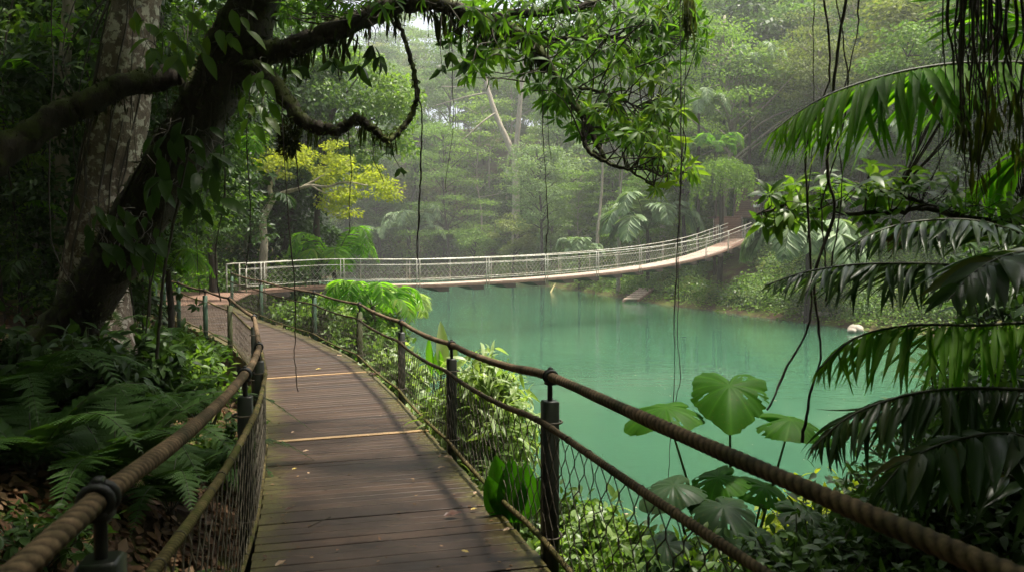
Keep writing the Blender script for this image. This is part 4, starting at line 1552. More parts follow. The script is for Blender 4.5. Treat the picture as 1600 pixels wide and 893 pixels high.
def leaning_tree():
    A = P(100, 520, 8.7)
    A[2] = float(ground_z(A[0], A[1])) - .3
    root = thing('leaning_tree', 'big dark mossy tree leaning over the boardwalk with a long arching limb', 'tree', tuple(A))
    tr = [A, *Q([(118, 505, 8.7), (150, 452, 8.5), (198, 375, 8.3), (258, 272, 8.1), (312, 180, 7.9), (350, 108, 7.8), (382, 40, 7.7), (412, -60, 7.6), (430, -220, 7.4), (440, -420, 7.2)])]
    p = spline(np.array(tr), 7)
    rad = np.interp(np.linspace(0, 1, len(p)), [0, .1, .3, .55, .7, 1], [.42, .31, .275, .27, .25, .15])
    mb = MB(); tube(mb, p, rad, 18, .5, 0, .09)
    mb.build('trunk', M['bark_mossy'], root)
    trunk = p
    # buttress roots
    for a, L in ((-.6, 1.5), (.5, 1.2), (1.9, 1.3), (-1.9, 1.4)):
        e = A + [math.sin(a) * L, -math.cos(a) * L * .8, 0]
        e[2] = float(ground_z(e[0], e[1])) - .05
        m = (A + e) / 2; m[2] = max(A[2] + .45, float(ground_z(m[0], m[1])) + .12)
        mb = MB(); q = spline([A + [0, 0, 1.0], m, e], 6); tube(mb, q, np.linspace(.24, .05, len(q)), 9, .5, 0, .1)
        mb.build('root', M['bark_mossy'], root)
    # climbing roots and stems on the trunk
    mb = MB()
    for k in range(46):
        a = RNG.uniform(0, 6.3); i0 = RNG.integers(5, 40); n = RNG.integers(14, 34)
        q = trunk[i0:i0 + n].copy()
        if len(q) < 6: continue
        aa = a + np.cumsum(RNG.normal(0, .12, len(q)))
        rr = rad[i0:i0 + n] * 1.02 + .012
        q = q + np.stack([np.cos(aa), np.sin(aa) * .9, np.zeros(len(q))], 1) * rr[:, None]
        tube(mb, spline(q[::3], 4), RNG.uniform(.007, .02), 5, .5, 0, .1)
    mb.build('climbing_roots', M['vine'], root)
    limbs = []
    main = limb(root, [trunk[42], *Q([(372, 98, 7.75), (405, 84, 7.7), (450, 78, 7.65), (500, 56, 7.6), (555, 36, 7.5), (610, 12, 7.45), (660, 4, 7.4), (712, 14, 7.3), (765, 34, 7.2), (815, 56, 7.1), (850, 88, 7.0), (880, 140, 6.95), (915, 190, 6.9), (945, 250, 6.85)])], .14, .02)
    low = limb(root, [trunk[40], *Q([(395, 108, 7.6), (425, 128, 7.5), (448, 158, 7.4), (472, 188, 7.3), (500, 201, 7.25), (530, 205, 7.2)])], .10, .055)
    low2 = limb(root, Q([(528, 205, 7.2), (545, 193, 7.2), (560, 184, 7.2)]), .05, .045)
    low3 = limb(root, Q([(556, 186, 7.2), (575, 196, 7.15), (592, 210, 7.1), (610, 222, 7.1)]), .045, .03)
    low4 = limb(root, Q([(606, 222, 7.1), (622, 208, 7.15), (640, 185, 7.2), (652, 152, 7.25), (646, 112, 7.3), (636, 75, 7.35), (622, 34, 7.4)]), .028, .022)
    left = limb(root, [trunk[38], *Q([(285, 118, 7.9), (240, 124, 7.7), (190, 136, 7.5), (140, 158, 7.3), (90, 182, 7.1), (40, 216, 6.9), (-20, 262, 6.7), (-90, 320, 6.5)])], .12, .125)
    side = limb(root, Q([(770, 32, 7.2), (800, 22, 7.3), (845, 20, 7.4), (900, 14, 7.4), (960, -10, 7.5)]), .055, .03)
    tip1 = limb(root, Q([(912, 186, 6.9), (912, 215, 6.85), (922, 238, 6.8), (950, 255, 6.75), (985, 268, 6.7), (1020, 290, 6.65)]), .026, .008)
    tip2 = limb(root, Q([(925, 236, 6.8), (965, 262, 6.9), (1000, 262, 7), (1040, 275, 7.05), (1075, 270, 7.1)]), .016, .005)
    tip3 = limb(root, Q([(880, 140, 6.95), (920, 140, 7.1), (980, 160, 7.3), (1040, 190, 7.5)]), .02, .006)
    tip4 = limb(root, Q([(816, 58, 7.1), (870, 62, 7.3), (950, 60, 7.5), (1040, 60, 7.7)]), .03, .008)
    for nm, p, r, n, L in (('main', main, (.115, .035), 800, .34), ('low', low, (.09, .055), 170, .2), ('l2', low3, (.05, .03), 60, .22), ('left', left, (.11, .12), 300, .18), ('l4', low4, (.028, .02), 60, .14)):
        mb = MB()
        if nm == 'main': p = p[:int(len(p) * .8)]
        hang_moss(mb, p, r, n, L, 0)
        tuft_moss(mb, p, r, n * 2, .05, 0)
        tag(mb.build('hanging_moss', M['moss_dark'] if nm in ('main', 'left') else M['moss'], root), kind='stuff')
    mb = MB(); tuft_moss(mb, trunk[8:], (.32, .2), 4200, .07, 0); mb.build('trunk_moss', M['moss_dark'], root)
    # leafy twigs: rosettes of long leaves
    W, Lf = MB(), MB()
    cand = np.vstack([main[40:], side, tip1, tip2, tip3, tip4])
    cl = [(480, 18, 60, 22, 7.9, 22), (560, 4, 70, 16, 7.8, 26), (640, -8, 60, 14, 7.7, 18), (905, 50, 205, 62, 7.3, 125), (820, 30, 130, 45, 7.6, 45), (1000, 40, 110, 70, 7.7, 75), (985, 150, 85, 72, 7.3, 52), (920, 130, 80, 60, 7.2, 28), (1025, 190, 40, 40, 7.3, 26),
          (1010, 215, 50, 30, 7.1, 18), (770, 90, 40, 35, 7.0, 10), (850, 130, 50, 35, 7.0, 14), (740, 100, 30, 25, 6.9, 4), (1042, 252, 30, 26, 6.9, 9), (1000, 235, 45, 18, 7.0, 7), (905, 185, 45, 30, 7.1, 9), (1062, 20, 28, 40, 7.8, 22), (1064, 264, 26, 18, 7.05, 9), (1030, 288, 22, 12, 6.8, 6)]
    for cx, cy, rx, ry, d, n in cl:
        for k in range(n):
            a = RNG.uniform(0, 6.3); q = math.sqrt(RNG.random())
            e = P(cx + rx * q * math.cos(a), cy + ry * q * math.sin(a), d + RNG.normal(0, .45))
            s = cand[np.argmin(np.linalg.norm(cand - e, axis=1) + RNG.normal(0, .15, len(cand)))]
            L = np.linalg.norm(e - s)
            if L > .8:
                s = e + (s - e) / L * RNG.uniform(.4, .8) + RNG.normal(0, .08, 3)
            t = twig_from(W, s, e, .008)
            ax = norm(norm(e - s) + [0, 0, -.15])
            whorl(Lf, e, ax, int(RNG.integers(4, 10)), RNG.uniform(.10, .19), SLIMW, .35, .95, 0, .42 + (.3 if cx > 950 and cy > 120 else 0) + (.25 if cy > 220 else 0), .25)
    W.build('twigs', M['bark_dark'], root)['kind'] = 'stuff'
    Lf.build('leaves', M['leaf_canopy'], root)
    # separate sprays hanging from the main limb
    W, Lf = MB(), MB()
    for (px, py, d, sx, sy, n, s) in ((583, 70, 7.2, 575, 30, 7, .22), (592, 88, 7.2, 578, 45, 5, .2), (560, 100, 7.3, 550, 60, 6, .22), (690, 100, 7.1, 690, 20, 5, .16), (702, 80, 7.1, 700, 20, 5, .17), (744, 72, 7.0, 745, 30, 7, .2), (728, 92, 6.9, 735, 40, 7, .18), (625, 262, 7.1, 612, 224, 5, .12), (608, 230, 7.1, 606, 220, 6, .1), (520, 90, 7.4, 515, 60, 5, .2), (470, 102, 7.5, 470, 80, 6, .18)):
        s0 = P(sx, sy, d + .15); e = P(px, py, d)
        twig_from(W, s0, e, .007)
        whorl(Lf, e, norm(e - s0 + [0, 0, -.2]), n, s, LEAF6, .6, .8, 0, .3, .2)
    W.build('twigs', M['bark_dark'], root)['kind'] = 'stuff'
    Lf.build('leaves', M['leaf_dark'], root)
    # unseen crown clumps, placed high up to shade the path and left bank
    W, Lf = MB(), MB()
    for k in range(190):
        c = np.array([RNG.uniform(-8.5, 4.5), RNG.uniform(-5, 9.5), 0])
        if (c[0] > -2.5 and c[1] > 6.3) or (c[0] > 1.7 and c[1] > 3): continue
        c[2] = 3.6 + .40 * max(c[1], 3) + RNG.uniform(1.5, 5)
        clump(Lf, c, RNG.uniform(.7, 1.3), 130, .26, 0, .45)
        s = trunk[-1 - RNG.integers(0, 8)]
        if k % 4 == 0: twig_from(W, s, c, .05)
    for k in range(70):  # more clumps added out of view to darken the left slope
        c = np.array([RNG.uniform(-7, .4), RNG.uniform(4, 14.5), 0])
        if c[1] > 10 and c[0] > -2.2: continue
        c[2] = 3.6 + .41 * c[1] + RNG.uniform(.9, 3.2)
        clump(Lf, c, RNG.uniform(.7, 1.2), 130, .26, 0, .45)
    W.build('upper_limbs', M['bark_dark'], root)
    Lf.build('crown', M['leaf_canopy'], root)
    return trunk


TRUNK = leaning_tree()


def mottled_tree():
    A = P(150, 470, 11.3); A[2] = float(ground_z(A[0], A[1])) - .3
    root = thing('mottled_tree', 'straight tree with a pale mottled trunk standing behind the leaning mossy tree', 'tree', tuple(A))
    p = spline(np.array([A, *Q([(146, 440, 11.3), (160, 350, 11.2), (172, 270, 11.2), (186, 190, 11.1), (200, 90, 11), (214, 0, 11), (226, -120, 10.9), (240, -300, 10.8), (250, -520, 10.6)])]), 7)
    rad = np.interp(np.linspace(0, 1, len(p)), [0, .12, .5, 1], [.6, .46, .38, .2])
    mb = MB(); tube(mb, p, rad, 18, .5, 0, .035); mb.build('trunk', M['bark_spot'], root)
    mb = MB()
    for k in range(9):
        a = RNG.uniform(-2.6, -.4); i0 = RNG.integers(6, 22)
        q = p[i0:i0 + 26]
        aa = a + np.cumsum(RNG.normal(0, .06, len(q)))
        q = q + np.stack([np.cos(aa), np.sin(aa), np.zeros(len(q))], 1) * (rad[i0:i0 + len(q)] * 1.03 + .01)[:, None]
        tube(mb, spline(q[::4], 4), RNG.uniform(.008, .018), 5, .5, 0, .1)
    mb.build('climbing_roots', M['vine'], root)
    Lf = MB()
    for k in range(70):  # crown out of view, spread wide to shade the left bank
        c = np.array([RNG.uniform(-14, -4), RNG.uniform(3, 20), 0]); c[2] = 3.6 + .42 * c[1] + RNG.uniform(.8, 5)
        clump(Lf, c, RNG.uniform(.8, 1.5), 130, .26, 0, .45)
    Lf.build('crown', M['leaf_canopy'], root)
    A = P(96, 440, 13.5); A[2] = float(ground_z(A[0], A[1])) - .2
    root = thing('slender_tree', 'slim pale tree trunk at far left below the dark sweeping limb', 'tree', tuple(A))
    mb = MB(); p = spline(np.array([A, *Q([(96, 330, 13.5), (98, 260, 13.4), (94, 190, 13.5), (104, 60, 13.5), (112, -120, 13.4)])]), 6)
    tube(mb, p, np.linspace(.14, .09, len(p)), 10, .5, 0, .06); mb.build('trunk', M['bark_pale'], root)
    Lf = MB()
    for k in range(14):
        clump(Lf, p[-1] + RNG.normal(0, 1, 3) * [1.6, 1.4, .7] + [0, 0, .6], .9, 110, .2, 0, .5)
    Lf.build('crown', M['leaf_dark'], root)


mottled_tree()


def landing_trees():
    # yellow green tree with a pale sinuous trunk by the landing
    d = 33.5
    A = P(409, 462, d); A[2] = float(ground_z(A[0], A[1])) - .2
    root = thing('yellow_tree', 'small sunlit yellow green tree with a pale crooked trunk by the bridge landing', 'tree', tuple(A))
    def L(pts, r0, r1, nm='limb'):
        return limb(root, pts, r0, r1, nm, 'bark_pale', 9, .05, 6)
    t = L([A, *Q([(411, 420, d), (413, 380, d), (411, 345, d), (420, 322, d), (428, 308, d)])], .19, .15, 'trunk')
    ls = [L(Q([(427, 309, d), (421, 296, d), (428, 280, d), (438, 262, d), (446, 236, d)]), .12, .04),
          L(Q([(427, 310, d), (442, 302, d - .3), (462, 296, d - .5), (485, 290, d - .6), (510, 292, d - .7), (540, 285, d - .7), (575, 290, d - .7)]), .11, .025),
          L(Q([(470, 294, d - .5), (495, 280, d - .2), (520, 265, d), (545, 250, d)]), .06, .02),
          L(Q([(428, 282, d), (415, 262, d + .3), (405, 240, d + .5)]), .06, .02),
          L(Q([(485, 290, d - .6), (512, 303, d - .9), (545, 308, d - 1)]), .045, .015)]
    Lf = MB()
    for cx, cy, rx, ry, n in ((555, 285, 58, 24, 17), (500, 262, 45, 18, 12), (575, 305, 40, 18, 9), (440, 245, 40, 16, 10), (420, 262, 28, 14, 6), (480, 235, 45, 14, 9), (540, 325, 30, 10, 5), (520, 300, 30, 10, 4)):
        for k in range(n):
            c = P(cx + RNG.uniform(-1, 1) * rx, cy + RNG.uniform(-1, 1) * ry, d + RNG.normal(0, 1.0))
            clump(Lf, c, RNG.uniform(.35, .7), 90, .16, 0, .35, .5, LEAF2)
    Lf.build('crown', M['leaf_yellow'], root)
    # dense glossy tree over the water behind it
    d = 37
    A = P(492, 440, d); A[2] = float(ground_z(A[0], A[1])) - .3
    root = thing('dense_tree', 'dense glossy green tree crown reaching over the lake behind the arching mossy limb', 'tree', tuple(A))
    limb(root, [A, *Q([(494, 380, d), (498, 310, d), (504, 240, d), (520, 170, d)])], .2, .12, 'trunk', 'bark_dark')
    for e in ((600, 180), (560, 120), (440, 150), (620, 230)):
        limb(root, Q([(488, 245, d), ((488 + e[0]) / 2, (235 + e[1]) / 2 - 5, d - .4), (e[0], e[1], d - .8)]), .11, .03, 'limb', 'bark_dark', 6)
    Lf = MB()
    for k in range(190):
        a = RNG.uniform(0, 6.3); q = RNG.random() ** .5
        cx, cy = 530 + 118 * q * math.cos(a), 185 + 105 * q * math.sin(a)
        if 505 < cx < 545 and 165 < cy < 195 and RNG.random() < .8: continue
        c = P(cx, cy, d + RNG.uniform(-1.6, 2.2))
        clump(Lf, c, RNG.uniform(.5, .95), 75, .24, 0, .5, .38 + .35 * (math.cos(a) * q > .3) + .1, LEAF2)
    Lf.build('crown', M['leaf_mid'], root)
    # further crowns filling the left behind the landing
    for (px, dd, top, w, mt, lab) in ((330, 30, 60, 210, 'leaf_mid', 'mid green leafy tree between the leaning tree and the yellow tree'),
                                      (395, 40, 130, 150, 'leaf_far', 'leafy tree directly behind the yellow tree'),
                                      (480, 42, 330, 130, 'leaf_dark', 'dark low tree behind the pale crooked trunk'),
                                      (250, 34, 20, 220, 'leaf_dark', 'dark leafy tree behind the mottled trunk'),
                                      (400, 47, 20, 260, 'leaf_mid', 'tall leafy tree rising above the dense glossy crown'),
                                      (470, 62, -20, 220, 'leaf_far', 'tallest tree on the left shore under the white gap of sky')):
        tree('broad_tree', lab, px, dd, top, w, .82, .19 if dd < 45 else .26, 34, 240, 'round', M[mt], M['bark_dark'], .22, group='leafy trees of the near bank')


landing_trees()


# ------------------------------------------------------------------ understorey on the left
def understory():
    mb = MB()
    mats = [M['leaf_dark'], M['leaf_mid'], M['vine'], M['palm_green']]
    n = 0
    r = random.Random(3)
    for k in range(760):
        px = r.uniform(-60, 420); d = r.choice([r.uniform(11.8, 17), r.uniform(13, 26)])
        py = r.uniform(-10, 490)
        if px > 225 and py > 395 and d < 30: continue
        if px > 300 and py > 330: d = max(d, 27)
        if px > 330 and 230 < py < 330 and r.random() < .5: continue
        c = P(px, py, d)
        z = float(ground_z(c[0], c[1]))
        if c[2] < z + .15: c[2] = z + r.uniform(.1, .6)
        kind = r.random()
        rr = r.uniform(.3, .75)
        lf = r.uniform(.09, .2)
        m = int(75 * (rr / .5) ** 1.4 * (.15 / lf) ** 1.1)
        if kind < .72:
            clump(mb, c, rr, m, lf, 0 if r.random() < .72 else 1, .75, .5, LEAF3)
        elif kind < .88:
            q = c + RNG.normal(0, rr * .5, (10, 3))
            whorl(mb, q, norm(RNG.normal(0, .5, (10, 3)) + [0, -.2, .4]), 7, lf * 1.5, LEAF3, .5, .95, 0)
        else:
            a = r.uniform(0, 6.3); h = np.array([math.cos(a), math.sin(a) * .7, 0])
            L = r.uniform(.8, 1.5)
            frond(mb, [c, c + h * L * .4 + [0, 0, .35 * L], c + h * L * .8 + [0, 0, .3 * L], c + h * L + [0, 0, .02 * L]], 22, .3, .03, .5, .5, .15, r.choice([0, 0, 3]), 2, .008)
    for k in range(240):
        d = r.uniform(26, 40); px = r.uniform(190, 470)
        x = PX(px, d)
        q = np.array([[x, d]])
        if shore_d(q[:, 0], q[:, 1])[0] < .6: continue
        dl, sg = polyline_dist(q, np.array([[-12, 24.9], [-14.6, 30.8]]))
        if (x > -14.9 and d < 31.6): continue
        rr = r.uniform(.5, 1.1)
        c = np.array([x, d, float(ground_z(x, d)) + r.uniform(.2, 2.6)])
        clump(mb, c, rr, int(110 * rr), r.uniform(.14, .24), r.choice([0, 1, 1, 3]), .8, .5, LEAF2)
    # thin stems
    for k in range(90):
        px = r.uniform(-40, 400); d = r.uniform(11, 24)
        x = PX(px, d); z = float(ground_z(x, d))
        if px > 225 and d < 29:
            continue
        p = np.array([[x, d, z - .1]] + [[x + r.gauss(0, .12) * j, d + r.gauss(0, .1) * j, z + 1.6 * j] for j in range(1, 5)])
        tube(mb, spline(p, 4), r.uniform(.008, .03), 5, .5, 2, cap=False)
    tag(mb.build('jungle_understory', mats), kind='stuff')


understory()


def litter():
    mb = MB()
    n = 17000
    x = np.where(RNG.random(n) < .6, RNG.uniform(-6.5, -.6, n), RNG.uniform(-11, -.2, n)); y = np.where(RNG.random(n) < .6, RNG.uniform(1.2, 8, n), RNG.uniform(1.2, 14, n))
    q = np.stack([x, y], 1)
    dl, sg = polyline_dist(q, DLs[:, :2])
    k = (dl * sg > .12)
    x, y = x[k], y[k]; m = len(x)
    z = ground_z(x, y)
    e = .15
    nx = -(ground_z(x + e, y) - z) / e; ny = -(ground_z(x, y + e) - z) / e
    up = norm(np.stack([nx, ny, np.ones(m)], 1) + RNG.normal(0, .28, (m, 3)))
    d = norm(np.cross(up, rdir(m)))
    scatter(mb, leaf_t(4, .26, .35, -.12, .45, .03), np.stack([x, y, z + RNG.uniform(.004, .05, m)], 1), d, up, RNG.uniform(.06, .17, m), RNG.random(m) ** 1.3)
    for k in range(260):
        x0, y0 = RNG.uniform(-9, -1.5), RNG.uniform(1.5, 11)
        dl, sg = polyline_dist(np.array([[x0, y0]]), DLs[:, :2])
        if dl[0] * sg[0] < .4: continue
        a = RNG.uniform(0, 6.3); L = RNG.uniform(.15, .5)
        p = np.array([[x0 + math.cos(a) * L * t, y0 + math.sin(a) * L * t, 0] for t in (0, .5, 1)])
        p[:, 2] = ground_z(p[:, 0], p[:, 1]) + RNG.uniform(.01, .06)
        tube(mb, p, RNG.uniform(.003, .008), 5, .15, 0)
    tag(mb.build('leaf_litter', M['litter']), kind='stuff')


litter()


def fern(label, px, py, d, size, nf, ang=(0, 6.283), mat='fern', up0=.7, group='ferns on the forest slope', z=None, base=.5):
    c = P(px, py, d)
    zg = float(ground_z(c[0], c[1]))
    c[2] = zg + .04 if z is None else z
    root = thing('fern', label, 'fern', tuple(c), group)
    mb = MB()
    tube(mb, [c - [0, 0, .15], c + [0, 0, .06]], [.05, .035], 8, rough=.2)
    mb.build('rootstock', M['bark_dark'], root)
    for k in range(nf):
        a = ang[0] + (ang[1] - ang[0]) * (k + RNG.uniform(.2, .8)) / nf
        h = np.array([math.cos(a), math.sin(a), 0]); L = size * RNG.uniform(.75, 1.1); e = up0 * RNG.uniform(.75, 1.25)
        mb = MB()
        frond(mb, [c, c + h * L * .28 + [0, 0, L * .55 * e], c + h * L * .66 + [0, 0, L * .68 * e], c + h * L + [0, 0, L * .34 * e]], 30, .21 * size, .05, .18, .28, .16, 0, 1, .006, T=PINNA,
              base=base, var=.12, profile=lambda u: np.clip(np.minimum(.45 + u * 3.2, 1.0) * (1 - u) ** .8 * 1.15, .06, 1))
        mb.build('frond', [M[mat], M['stem_dark']], root)


for a in (('broad fern arching over the leaf litter at the left edge', 45, 570, 5.6, 1.2, 8, (0, 6.28)),
          ('large fern whose fronds reach down toward the rope in front of the leaning trunk', 175, 560, 6.1, 1.5, 11, (0, 6.28)),
          ('fern hanging out of the dark bank beside the boardwalk posts', 262, 575, 6.6, 1.25, 9, (-2.2, 2.2)),
          ('dim fern in the shade at the far left middle', 20, 480, 6.6, 1.4, 9, (0, 6.28)),
          ('fern beneath the left rope close to the netting', 285, 720, 4.5, .6, 9, (0, 6.28)),
          ('fern low behind the lower left rope by the post', 318, 655, 5.4, .55, 8, (0, 6.28)),
          ('fern climbing the foot of the leaning trunk', 225, 500, 8.0, 1.1, 9, (-2.5, 1.6)),
          ('small fern in the bottom left corner below the thick rope', 250, 850, 3.6, .55, 8, (0, 6.28)),
          ('fern in front of the far boardwalk posts on the left', 268, 470, 13.0, 1.3, 9, (0, 6.28)),
          ('young pale fern near the foot of the mottled trunk', 120, 430, 9.6, 1.2, 9, (0, 6.28))):
    fern(*a[:6], ang=a[6])


# ------------------------------------------------------------------ shrubs
def shrub(name, label, px, d, w, h, nst, lpb, leaf, mat, T=None, z0=None, droop=.35, spread=.9, group=None, base=.5, wh=False, x=None, stem='stem_dark', cat='shrub', toward=None):
    X = PX(px, d) if x is None else x
    z = float(ground_z(X, d)) if z0 is None else z0
    root = thing(name, label, cat, (X, d, z), group)
    W, Lf = MB(), MB()
    T = T or LEAF4
    for k in range(nst):
        a = RNG.uniform(0, 6.3); q = math.sqrt(RNG.random())
        e = np.array([X + w * q * math.cos(a), d + w * q * math.sin(a), z + h * (1 - .45 * q * q) * RNG.uniform(.55, 1.05)])
        if toward is not None: e = e + np.array(toward) * q * h
        s = np.array([X + RNG.normal(0, .08) * w, d + RNG.normal(0, .08) * w, z - .1])
        m = s * .45 + e * .55 + [0, 0, .18 * h]
        p = spline([s, m, e], 6)
        tube(W, p, np.linspace(.011, .004, len(p)) * max(.6, min(1.4, h)), 5, .5, 0, cap=False)
        if wh:
            whorl(Lf, np.vstack([e, p[-4] + RNG.normal(0, .04, 3), p[-7] + RNG.normal(0, .08, 3)]), norm(e - m + [0, 0, .1]), lpb, leaf, T, droop, spread, 0, base)
        else:
            i = RNG.integers(len(p) // 3, len(p), lpb)
            pos = p[i] + RNG.normal(0, .035 + .04 * w, (lpb, 3))
            dv = norm(RNG.normal(0, .75, (lpb, 3)) + norm(e - s) * .4 + np.array([0, 0, -droop]))
            up = norm(RNG.normal(0, .45, (lpb, 3)) + [0, -.1, 1])
            bb = base + RNG.normal(0, .1)
            scatter(Lf, T, pos, dv, up, leaf * RNG.uniform(.55, 1.2, lpb), np.clip(bb + RNG.normal(0, .22, lpb), 0, 1))
    W.build('stems', M[stem], root)
    Lf.build('foliage', M[mat], root)
    return root


GS = 'shrubs between the boardwalk and the lake'
SLIM = leaf_t(4, .12, .3, .5, .35)
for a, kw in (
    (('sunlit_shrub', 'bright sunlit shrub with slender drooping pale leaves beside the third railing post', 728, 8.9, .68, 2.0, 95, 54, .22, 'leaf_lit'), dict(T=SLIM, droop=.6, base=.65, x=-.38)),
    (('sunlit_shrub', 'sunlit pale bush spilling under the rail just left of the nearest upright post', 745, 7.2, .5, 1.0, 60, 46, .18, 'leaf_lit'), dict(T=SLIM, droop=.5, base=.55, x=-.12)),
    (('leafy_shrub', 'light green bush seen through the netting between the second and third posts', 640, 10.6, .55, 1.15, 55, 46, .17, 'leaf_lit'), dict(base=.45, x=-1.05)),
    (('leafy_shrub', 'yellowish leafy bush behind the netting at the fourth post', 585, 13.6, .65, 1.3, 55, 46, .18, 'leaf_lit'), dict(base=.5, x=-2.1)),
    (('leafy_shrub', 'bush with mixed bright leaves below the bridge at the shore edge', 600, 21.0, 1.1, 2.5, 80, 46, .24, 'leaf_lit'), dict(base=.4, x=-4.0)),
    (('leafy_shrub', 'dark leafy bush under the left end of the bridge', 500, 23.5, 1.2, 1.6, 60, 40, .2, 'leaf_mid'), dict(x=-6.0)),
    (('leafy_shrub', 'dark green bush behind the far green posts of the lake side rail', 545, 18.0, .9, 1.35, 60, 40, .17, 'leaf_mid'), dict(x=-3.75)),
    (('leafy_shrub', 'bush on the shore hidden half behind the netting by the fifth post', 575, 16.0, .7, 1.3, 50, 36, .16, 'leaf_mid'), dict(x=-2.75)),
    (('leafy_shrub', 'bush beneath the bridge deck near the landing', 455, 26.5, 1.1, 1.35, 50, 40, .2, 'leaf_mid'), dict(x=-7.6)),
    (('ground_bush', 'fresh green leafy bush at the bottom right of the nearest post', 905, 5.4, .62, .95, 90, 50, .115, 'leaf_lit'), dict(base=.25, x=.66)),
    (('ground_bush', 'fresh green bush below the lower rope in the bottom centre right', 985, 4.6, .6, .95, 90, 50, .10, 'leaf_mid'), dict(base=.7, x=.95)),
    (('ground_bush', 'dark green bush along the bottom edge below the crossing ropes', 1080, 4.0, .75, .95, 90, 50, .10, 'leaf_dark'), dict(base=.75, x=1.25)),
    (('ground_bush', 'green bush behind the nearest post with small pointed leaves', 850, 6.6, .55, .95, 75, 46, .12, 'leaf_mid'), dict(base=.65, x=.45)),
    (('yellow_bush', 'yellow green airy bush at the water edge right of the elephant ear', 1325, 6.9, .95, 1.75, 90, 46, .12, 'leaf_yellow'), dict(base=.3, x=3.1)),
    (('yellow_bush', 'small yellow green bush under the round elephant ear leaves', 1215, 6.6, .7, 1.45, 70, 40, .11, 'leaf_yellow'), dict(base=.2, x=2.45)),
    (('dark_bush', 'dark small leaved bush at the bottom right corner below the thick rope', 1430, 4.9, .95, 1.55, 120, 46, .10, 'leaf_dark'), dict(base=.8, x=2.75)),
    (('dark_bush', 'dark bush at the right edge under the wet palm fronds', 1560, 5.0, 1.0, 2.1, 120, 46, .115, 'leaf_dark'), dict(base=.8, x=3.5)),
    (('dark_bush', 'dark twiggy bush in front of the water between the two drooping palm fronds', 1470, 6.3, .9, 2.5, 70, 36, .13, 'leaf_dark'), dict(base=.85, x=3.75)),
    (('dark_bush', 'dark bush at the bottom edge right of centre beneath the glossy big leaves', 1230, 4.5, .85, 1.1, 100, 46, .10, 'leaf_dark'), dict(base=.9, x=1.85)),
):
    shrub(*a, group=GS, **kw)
for a, kw in (
    (('edge_shrub', 'tall leafy shrub filling the right edge behind the dark drooping fronds', 1590, 6.6, 1.1, 3.6, 90, 34, .16, 'leaf_dark'), dict(base=.8, x=4.75)),
    (('edge_shrub', 'tall broad leaved shrub at the right edge under the hanging root bundle', 1560, 7.6, 1.0, 5.0, 90, 34, .18, 'leaf_dark'), dict(base=.85, x=5.2)),
):
    shrub(*a, group=GS, **kw)
GL = 'low plants on the forest slope'
for a, kw in (
    (('forest_plant', 'glossy broad leaved plant reaching over the lower left rope', 330, 4.25, .38, .75, 26, 11, .15, 'leaf_mid'), dict(T=LEAF6, base=.3)),
    (('forest_plant', 'glossy dark seedling cluster in the bottom left corner', 170, 3.6, .42, .35, 22, 10, .14, 'leaf_dark'), dict(T=LEAF6, base=.9)),
    (('forest_plant', 'leafy seedlings beside the bottom of the left netting', 310, 3.7, .35, .4, 24, 12, .09, 'leaf_mid'), dict(base=.3)),
    (('forest_plant', 'leafy plant growing at the open gap below the bent left railing', 345, 8.2, .5, .9, 36, 22, .14, 'leaf_mid'), dict(base=.4)),
    (('forest_plant', 'bright leafed sapling in front of the far left boardwalk edge', 318, 10.5, .55, 1.3, 30, 22, .18, 'leaf_mid'), dict(base=.6, T=LEAF6)),
    (('forest_plant', 'low dark plants at the left edge on the leaf litter', 40, 4.6, .5, .4, 30, 14, .10, 'leaf_dark'), dict(base=.8)),
    (('forest_plant', 'broad leafed plant beside the foot of the leaning trunk', 230, 8.4, .6, 1.1, 32, 22, .2, 'leaf_dark'), dict(base=.8, T=LEAF6)),
    (('forest_plant', 'dark broad leafed plant hiding the roots of the leaning trunk', 130, 7.6, .75, .95, 46, 22, .19, 'leaf_dark'), dict(base=.6, T=LEAF6)),
    (('forest_plant', 'dark leafy plant at the far left edge before the leaning trunk', 30, 7.2, .6, 1.0, 36, 22, .18, 'leaf_dark'), dict(base=.6, T=LEAF6)),
    (('forest_plant', 'bushy plant covering the bank under the far left boardwalk', 295, 12.5, .8, 1.0, 40, 26, .17, 'leaf_mid'), dict(base=.3)),
):
    shrub(*a, group=GL, **kw)


# ------------------------------------------------------------------ blades, ears and big leaves
def blade_leaf(mb, a, b, w, bend, face, rnd=.5, n=12, mat=0, ripple=.02, tearn=0):
    """one long broad leaf from a to b"""
    a, b = np.asarray(a, float), np.asarray(b, float)
    L = np.linalg.norm(b - a); t = norm(b - a)
    s = norm(np.cross(t, face)); up = np.cross(s, t)
    V, F = [], []
    xs = np.array([-1, -.5, 0, .5, 1])
    for i in range(n + 1):
        u = i / n
        hw = w * max(.02, math.sin(min(1, u * 1.9 + .1) * PI / 2) * (math.cos(max(0, u - .45) / .55 * PI / 2) ** .75))
        c = a + t * L * u - up * bend * L * u * u
        for x in xs:
            V.append(c + s * hw * x + up * (abs(x) * hw * .35 + ripple * math.sin(u * 34 + x) * abs(x) * w * 4 * .3))
    for i in range(n):
        for j in range(4):
            k = i * 5 + j
            F.append([k, k + 1, k + 6, k + 5])
    mb.add(V, F, rnd, mat)


